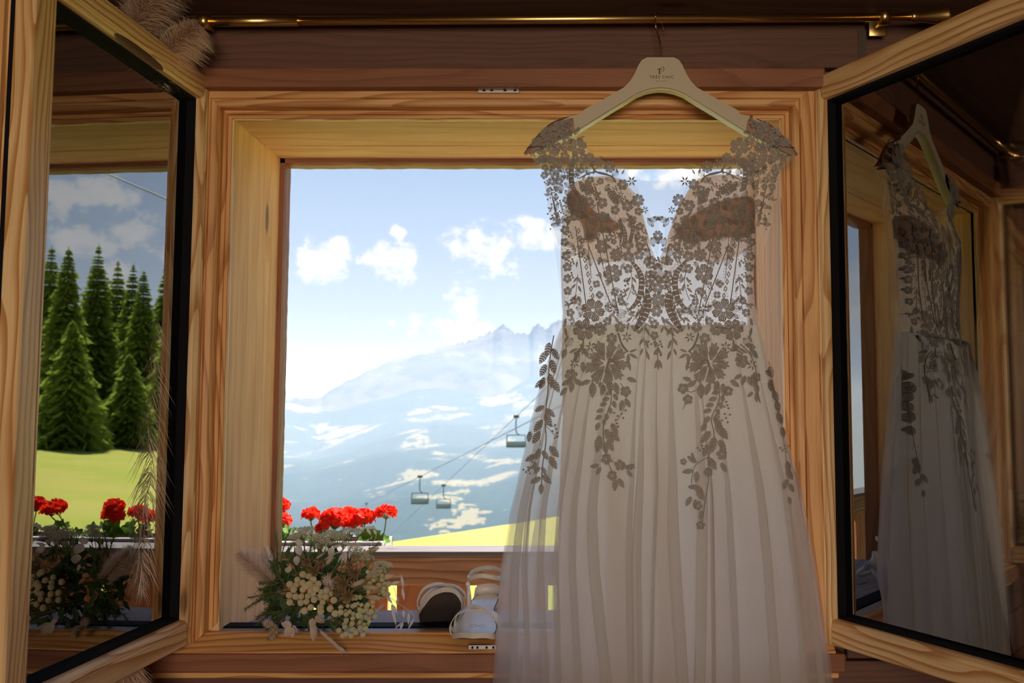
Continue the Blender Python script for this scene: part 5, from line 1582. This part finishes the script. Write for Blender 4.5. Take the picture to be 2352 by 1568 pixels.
for c in ((615, 740), (700, 690), (760, 630), (830, 650), (880, 690), (690, 745), (760, 725), (660, 800), (760, 800), (840, 735), (870, 765), (915, 795), (850, 815), (970, 830), (1030, 810), (1080, 845), (610, 865), (680, 880), (745, 880), (820, 875), (880, 860), (950, 885), (1020, 880), (615, 945), (740, 950), (805, 935), (890, 915), (985, 945), (850, 1000), (780, 1040), (960, 1000), (965, 1045), (1070, 1015), (1125, 1070), (800, 762), (935, 740), (1110, 920)):
    button(bq(c[0], c[1], -.085 + BR_.uniform(-.008, .012) + .00003 * abs(c[0] - 850)), .0062 * BR_.uniform(.9, 1.1), M_BUT)
for k in range(78):
    th = BR_.uniform(0, 6.28); rr = math.sqrt(BR_.random())
    c = (1380 + 215 * rr * cos(th), 1060 + 200 * rr * sin(th))
    if k > 58: c = (1600 + BR_.uniform(-110, 130), 700 + BR_.uniform(-110, 160))
    button(bq(c[0], c[1], -.06 + BR_.uniform(-.01, .02)), .0046 * BR_.uniform(.8, 1.15), M_BUT2)
for c in ((1210, 1320), (1250, 1300), (1305, 1320), (1360, 1285), (1440, 1310), (1170, 1260), (1235, 1220), (1470, 1240), (1410, 1230), (1330, 1250)):
    button(bq(c[0], c[1], -.075), .0052, M_BUT2)
def hairs(axis_pts, rad, n, L, m, name, parent, droop=.0, sweep=.8, wdt=.00035, stiff=1.0):
    q = spl([Vector(p) for p in axis_pts], 12)
    mb = MB()
    for k in range(n):
        t_ = BR_.random()
        f = t_ * (len(q) - 1); i = min(len(q) - 2, int(f))
        p = lerp(q[i], q[i + 1], f - i)
        ax = (q[i + 1] - q[i]).normalized()
        rd = Vector((BR_.gauss(0, 1), BR_.gauss(0, 1), BR_.gauss(0, 1)))
        rd = (rd - ax * rd.dot(ax)).normalized()
        env = rad * (sin(pi * min(1, .10 + t_ * .92)) ** .6)
        d = (rd + ax * sweep).normalized()
        l_ = L * BR_.uniform(.6, 1.15) * (.4 + .6 * env / rad)
        b0 = p + rd * env * BR_.uniform(.0, .35)
        b1 = b0 + d * l_ * .5 + Vector((0, 0, -droop * l_ * .3))
        b2 = b0 + d * l_ + Vector((0, 0, -droop * l_)) + Vector((BR_.uniform(-1, 1), BR_.uniform(-1, 1), BR_.uniform(-1, 1))) * l_ * .12
        sd = d.cross(Vector((BR_.gauss(0, 1), BR_.gauss(0, 1), BR_.gauss(0, 1)))).normalized() * wdt
        mb.add([b0 + sd, b0 - sd, b1 - sd * .8, b1 + sd * .8, b2], [(0, 1, 2, 3), (3, 2, 4)])
    o_ = mb.build(name, m, parent)
    return o_
def plume(a, b, rad, n, L, m=None, name='pampas_plume'):
    h = hairs([a, lerp(Vector(a), Vector(b), .5), b], rad, n, L, m or M_PAMP, name, bouq)
    MB().tube([a, b], [.0012, .0005], 5).build('stalk', M_GSTEM, h)
plume(bq(440, 740, -.01), bq(50, 395, -.03), .018, 2600, .026)
plume(bq(430, 640, .01), bq(130, 420, .0), .016, 1800, .025)
plume(bq(420, 640, .03), bq(330, 330, .03), .010, 700, .018)
plume(bq(480, 1260, -.04), bq(335, 1170, -.06), .006, 350, .012)
plume(bq(460, 1240, -.05), bq(400, 1340, -.07), .005, 250, .012)
plume(bq(1080, 820, -.07), bq(1030, 660, -.09), .009, 420, .016)
for a, b, d in (((1440, 410), (1610, 335), -.02), ((1436, 768), (1600, 785), -.075), ((1466, 878), (1655, 905), -.07), ((1300, 770), (1440, 700), -.08), ((1020, 520), (1090, 440), -.05), ((900, 1110), (990, 1160), -.085)):
    p, q = bq(*a, d), bq(*b, d - .01)
    ax = (q - p)
    c = (p + q) / 2
    Q = ax.to_track_quat('Z', 'Y').to_matrix()
    mb = MB().ball(c, ax.length * .42, 10, 8, 0, (.36, .36, 1.0), Q)
    o_ = mb.build('bunny_tail', M_BUNNY, bouq, True)
    hairs([p, c, q], .0045, 420, .0085, M_BUNNY, 'fluff', o_, 0, 1.0, .0002)
    MB().tube([p, lerp(p, hub, .5)], .0006, 4).build('stalk', M_GSTEM, o_)
def husk(a, b, w_=.0032, m=None, name='oat_husk'):
    a, b = Vector(a), Vector(b)
    ax = b - a
    sd = ax.cross(Vector((0, 1, .2))).normalized()
    up = sd.cross(ax).normalized()
    mb = MB()
    for s_, ro in ((1, .3), (-1, -.3)):
        vs = []
        for t_, k in ((0, 0), (.2, .7), (.45, 1.0), (.75, .6), (1, 0)):
            vs.append(a + ax * t_ + sd * w_ * k * .6 * s_ + up * w_ * k * .5 * s_)
        mm = [a + ax * t_ - up * w_ * .35 * s_ for t_ in (.75, .45, .2)]
        mb.add(vs + mm, [(0, 1, 7), (1, 2, 6, 7), (2, 3, 5, 6), (3, 4, 5)])
    mb.tube([b, b + ax * .35 + Vector((0, -.002, -.003))], .00018, 3)
    return mb.build(name, m or M_OAT, bouq, True)
for a, b, d in (((1190, 250), (1300, 305), -.02), ((1010, 385), (895, 465), -.05), ((1150, 385), (985, 475), -.06), ((1235, 365), (1150, 505), -.06), ((1250, 365), (1240, 520), -.065), ((1245, 365), (1190, 520), -.055), ((1300, 360), (1280, 460), -.05), ((1230, 360), (1100, 400), -.05), ((1270, 350), (1330, 400), -.04), ((1040, 660), (980, 730), -.09), ((1060, 670), (1075, 760), -.09), ((1045, 660), (1030, 750), -.095),
                ((1870, 640), (1895, 790), -.03), ((1700, 660), (1785, 645), -.03), ((1740, 735), (1865, 715), -.03), ((1690, 855), (1775, 965), -.04), ((1760, 960), (1830, 1075), -.05), ((1895, 1030), (1897, 1120), -.06), ((1953, 1055), (1950, 1205), -.06), ((2020, 1112), (1945, 1255), -.06), ((1895, 1160), (1785, 1250), -.06), ((1893, 1165), (1850, 1270), -.06), ((1690, 955), (1560, 1070), -.06), ((1880, 780), (1905, 930), -.03), ((1840, 900), (1810, 960), -.04), ((1755, 965), (1815, 1215), -.05), ((1400, 150), (1480, 88), .03), ((1470, 100), (1590, 110), .04), ((1560, 120), (1590, 190), .04), ((1480, 110), (1530, 190), .035), ((1090, 330), (1200, 300), -.02), ((1400, 480), (1360, 520), -.05)):
    husk(bq(*a, d), bq(*b, d - .004), .0042)
for pts in (((1620, 800), (1700, 860), (1800, 930), (1900, 1000), (1990, 1060)), ((1780, 650), (1840, 655), (1875, 640)), ((1650, 700), (1740, 735)), ((1790, 780), (1810, 860), (1840, 910)), ((1500, 340), (1570, 240), (1590, 170)), ((1960, 1040), (2022, 1110)), ((1900, 1000), (1897, 1032))):
    MB().tube(spl([bq(x, y, -.045) for x, y in pts], 5), .00045, 4).build('oat_stalk', M_OAT, bouq)
def umbel(c, r_):
    c = Vector(c)
    root = c + Vector((0, .012, -r_ * 1.6))
    mb, st = MB(), MB()
    for k in range(15):
        q = math.sqrt((k + .5) / 15); th = k * 2.39996
        s_ = c + Vector((q * r_ * cos(th), q * r_ * .7 * sin(th), .25 * r_ * (1 - q * q) + .3 * r_ * q * sin(th)))
        st.tube([root, s_], .0004, 3, False)
        for j in range(13):
            e = Vector((BR_.gauss(0, 1), BR_.gauss(0, .7), BR_.gauss(0, .8))) * r_ * .13
            mb.ball(s_ + e, .00085, 4, 3)
    o_ = mb.build('umbel', M_UMB, bouq)
    st.build('rays', M_GSTEM, o_)
    MB().tube([root, lerp(root, hub, .5)], .0009, 4).build('stalk', M_GSTEM, o_)
for c, r_, d in (((760, 130), .012, .03), ((840, 118), .010, .035), ((700, 195), .014, .02), ((650, 215), .012, .02), ((880, 215), .017, 0), ((960, 225), .016, -.01), ((1040, 205), .016, 0), ((1130, 195), .016, .01), ((1265, 145), .014, .02), ((1370, 140), .011, .03), ((1000, 275), .015, -.02), ((1200, 215), .015, .0), ((1080, 160), .012, .02), ((760, 180), .014, .015), ((1350, 320), .014, -.02), ((1390, 380), .014, -.03), ((1640, 520), .014, -.02), ((1700, 530), .011, -.02), ((1620, 590), .014, -.03), ((1480, 440), .014, -.03), ((1640, 790), .014, -.04), ((1560, 640), .015, -.04)):
    umbel(bq(*c, d), r_)
def pod(c, r_):
    c = Vector(c)
    mb = MB()
    for k in range(18):
        th = k * 2.39996; ph = .35 + 1.25 * (k / 18)
        d = Vector((sin(ph) * cos(th), -cos(ph) * .9, sin(ph) * sin(th))).normalized()
        sd = d.cross(Vector((0, 1, 0))).normalized() * r_ * .10
        l_ = r_ * BR_.uniform(.7, 1.1)
        mb.add([c, c + d * l_ * .45 + sd, c + d * l_ + Vector((0, .002, 0)), c + d * l_ * .45 - sd, c + d * l_ * .45 + d.cross(sd).normalized() * r_ * .05], [(0, 1, 4), (1, 2, 4), (2, 3, 4), (3, 0, 4)])
    mb.build('star_seed_pod', M_POD, bouq)
for c, r_, d in (((890, 595), .022, -.07), ((1220, 735), .024, -.085), ((1268, 865), .022, -.085), ((808, 490), .017, -.055), ((1350, 610), .022, -.06), ((1150, 830), .016, -.08), ((1290, 520), .015, -.05), ((1180, 680), .016, -.08), ((960, 520), .015, -.06)):
    pod(bq(*c, d), r_)
def bleaf(a, b, w_):
    a, b = Vector(a), Vector(b)
    ax = b - a; sd = ax.cross(Vector((0, 1, .1))).normalized()
    k = [(q / 8, sin(pi * min(1, (q / 8) ** .85)) ** .8 + .01) for q in range(9)]
    L_ = [a + ax * t_ + sd * w_ * h + Vector((0, -.004 * sin(pi * t_) - .002, 0)) for t_, h in k]
    R_ = [a + ax * t_ - sd * w_ * h + Vector((0, .003 * sin(pi * t_), 0)) for t_, h in k]
    C_ = [a + ax * t_ + Vector((0, .003 * sin(pi * t_), 0)) for t_, h in k]
    n = 9
    MB().add(L_ + C_ + R_, [(i, i + 1, n + i + 1, n + i) for i in range(n - 1)] + [(n + i, n + i + 1, 2 * n + i + 1, 2 * n + i) for i in range(n - 1)]).build('pale_leaf', M_BLEAF, bouq, True)
for a, b, w_, d in (((640, 1210), (520, 1175), .006, -.08), ((630, 1215), (560, 1330), .008, -.085), ((640, 1220), (655, 1345), .007, -.085), ((650, 1200), (700, 1290), .006, -.08), ((880, 1120), (860, 1240), .008, -.09), ((890, 1180), (880, 1385), .008, -.09), ((900, 1110), (985, 1150), .008, -.09), ((850, 1190), (920, 1330), .007, -.09), ((700, 300), (740, 420), .009, -.01), ((680, 260), (770, 280), .008, .0), ((700, 420), (690, 530), .008, -.02), ((640, 580), (560, 570), .006, -.03), ((900, 300), (960, 330), .007, 0), ((1100, 330), (1060, 420), .008, -.03)):
    bleaf(bq(*a, d), bq(*b, d - .006), w_)
for k in range(9):
    a = bq(960 + k * 26, 1265 + k * 22, -.085); b = bq(1010 + k * 28, 1330 + k * 24, -.09)
    husk(a, b + Vector((BR_.uniform(-.004, .004), 0, 0)), .004, M_OAT, 'grass_spikelet')
MB().tube([bq(880, 1200, -.07), bq(1000, 1290, -.085), bq(1210, 1520, -.09)], .0006, 4).build('oat_stalk', M_OAT, bouq)
# small green leaves near the edge of the buttons
for k in range(60):
    c = (BR_.choice([1250, 1500, 1150]) + BR_.uniform(-90, 120), BR_.choice([1100, 560, 420, 1180]) + BR_.uniform(-70, 90))
    p = bq(c[0], c[1], -.045 + BR_.uniform(-.01, .02))
    husk(p, p + Vector((BR_.uniform(-.012, .012), -.004, BR_.uniform(-.004, .012))), .0028, M_NEED, 'green_leaf')
# tied stems at the back of the bouquet, resting on the sill
hb = MB()
for k in range(14):
    th = k * 2.4; r2 = .011 * math.sqrt(k / 14)
    o0 = Vector((cos(th), 0, sin(th))) * r2
    hb.tube([hub + o0, hub + Vector((.05, .05, -.045)) + o0 * .6, hub + Vector((.10, .09, -.075)) + o0 * 1.1], .0022, 5)
hb.build('tied_stems', M_GSTEM, bouq)

# ================================================================== tall dried pampas behind the casement
def tall_plume(pts, rad, n, L, label, stem_pts, droop=.5):
    t_ = thing('pampas_stem', stem_pts[0], label, 'pampas grass', 'tall dried pampas grass beside the window')
    hairs(pts, rad, n, L, M_PAMPT, 'plume', t_, droop, .75, .0007)
    MB().tube(spl(stem_pts, 8), .0025, 6).build('stem', M_GSTEM, t_, True)
M_PAMPT = dry('tall_pampas_fluff', (.86, .68, .54), .5, .12)
def tp(px, py, Y): return at(px, py, Y)
base0 = Vector((-.98, 1.80, 0.0))
tall_plume([tp(270, 130, 1.86), tp(330, 20, 1.86), tp(395, -70, 1.86)], .055, 4200, .062, 'tallest pampas plume reaching the ceiling beside the curtain rod', [base0, Vector((-1.0, 1.84, 1.0)), tp(270, 140, 1.86), tp(395, -60, 1.86)])
tall_plume([tp(330, 190, 1.84), tp(400, 105, 1.84), tp(455, 60, 1.84)], .042, 3200, .050, 'pampas plume leaning over the casement towards the curtain rod', [base0 + Vector((.03, 0, 0)), Vector((-.97, 1.83, 1.0)), tp(330, 200, 1.84), tp(450, 65, 1.84)])
tall_plume([tp(345, 700, 1.86), tp(335, 1050, 1.84), tp(320, 1350, 1.82)], .022, 650, .05, 'drooping pampas plume seen through the open casement glass', [base0 + Vector((-.03, .02, 0)), Vector((-1.02, 1.84, .9)), tp(350, 640, 1.87), tp(340, 760, 1.86)], .9)
tall_plume([tp(262, 1500, 1.78), tp(290, 1580, 1.78), tp(300, 1700, 1.78)], .05, 3000, .05, 'fluffy cream pampas plume hanging below the casement', [base0 + Vector((0, -.04, 0)), Vector((-.93, 1.79, .6)), tp(300, 1700, 1.78), tp(275, 1540, 1.78)], .6)
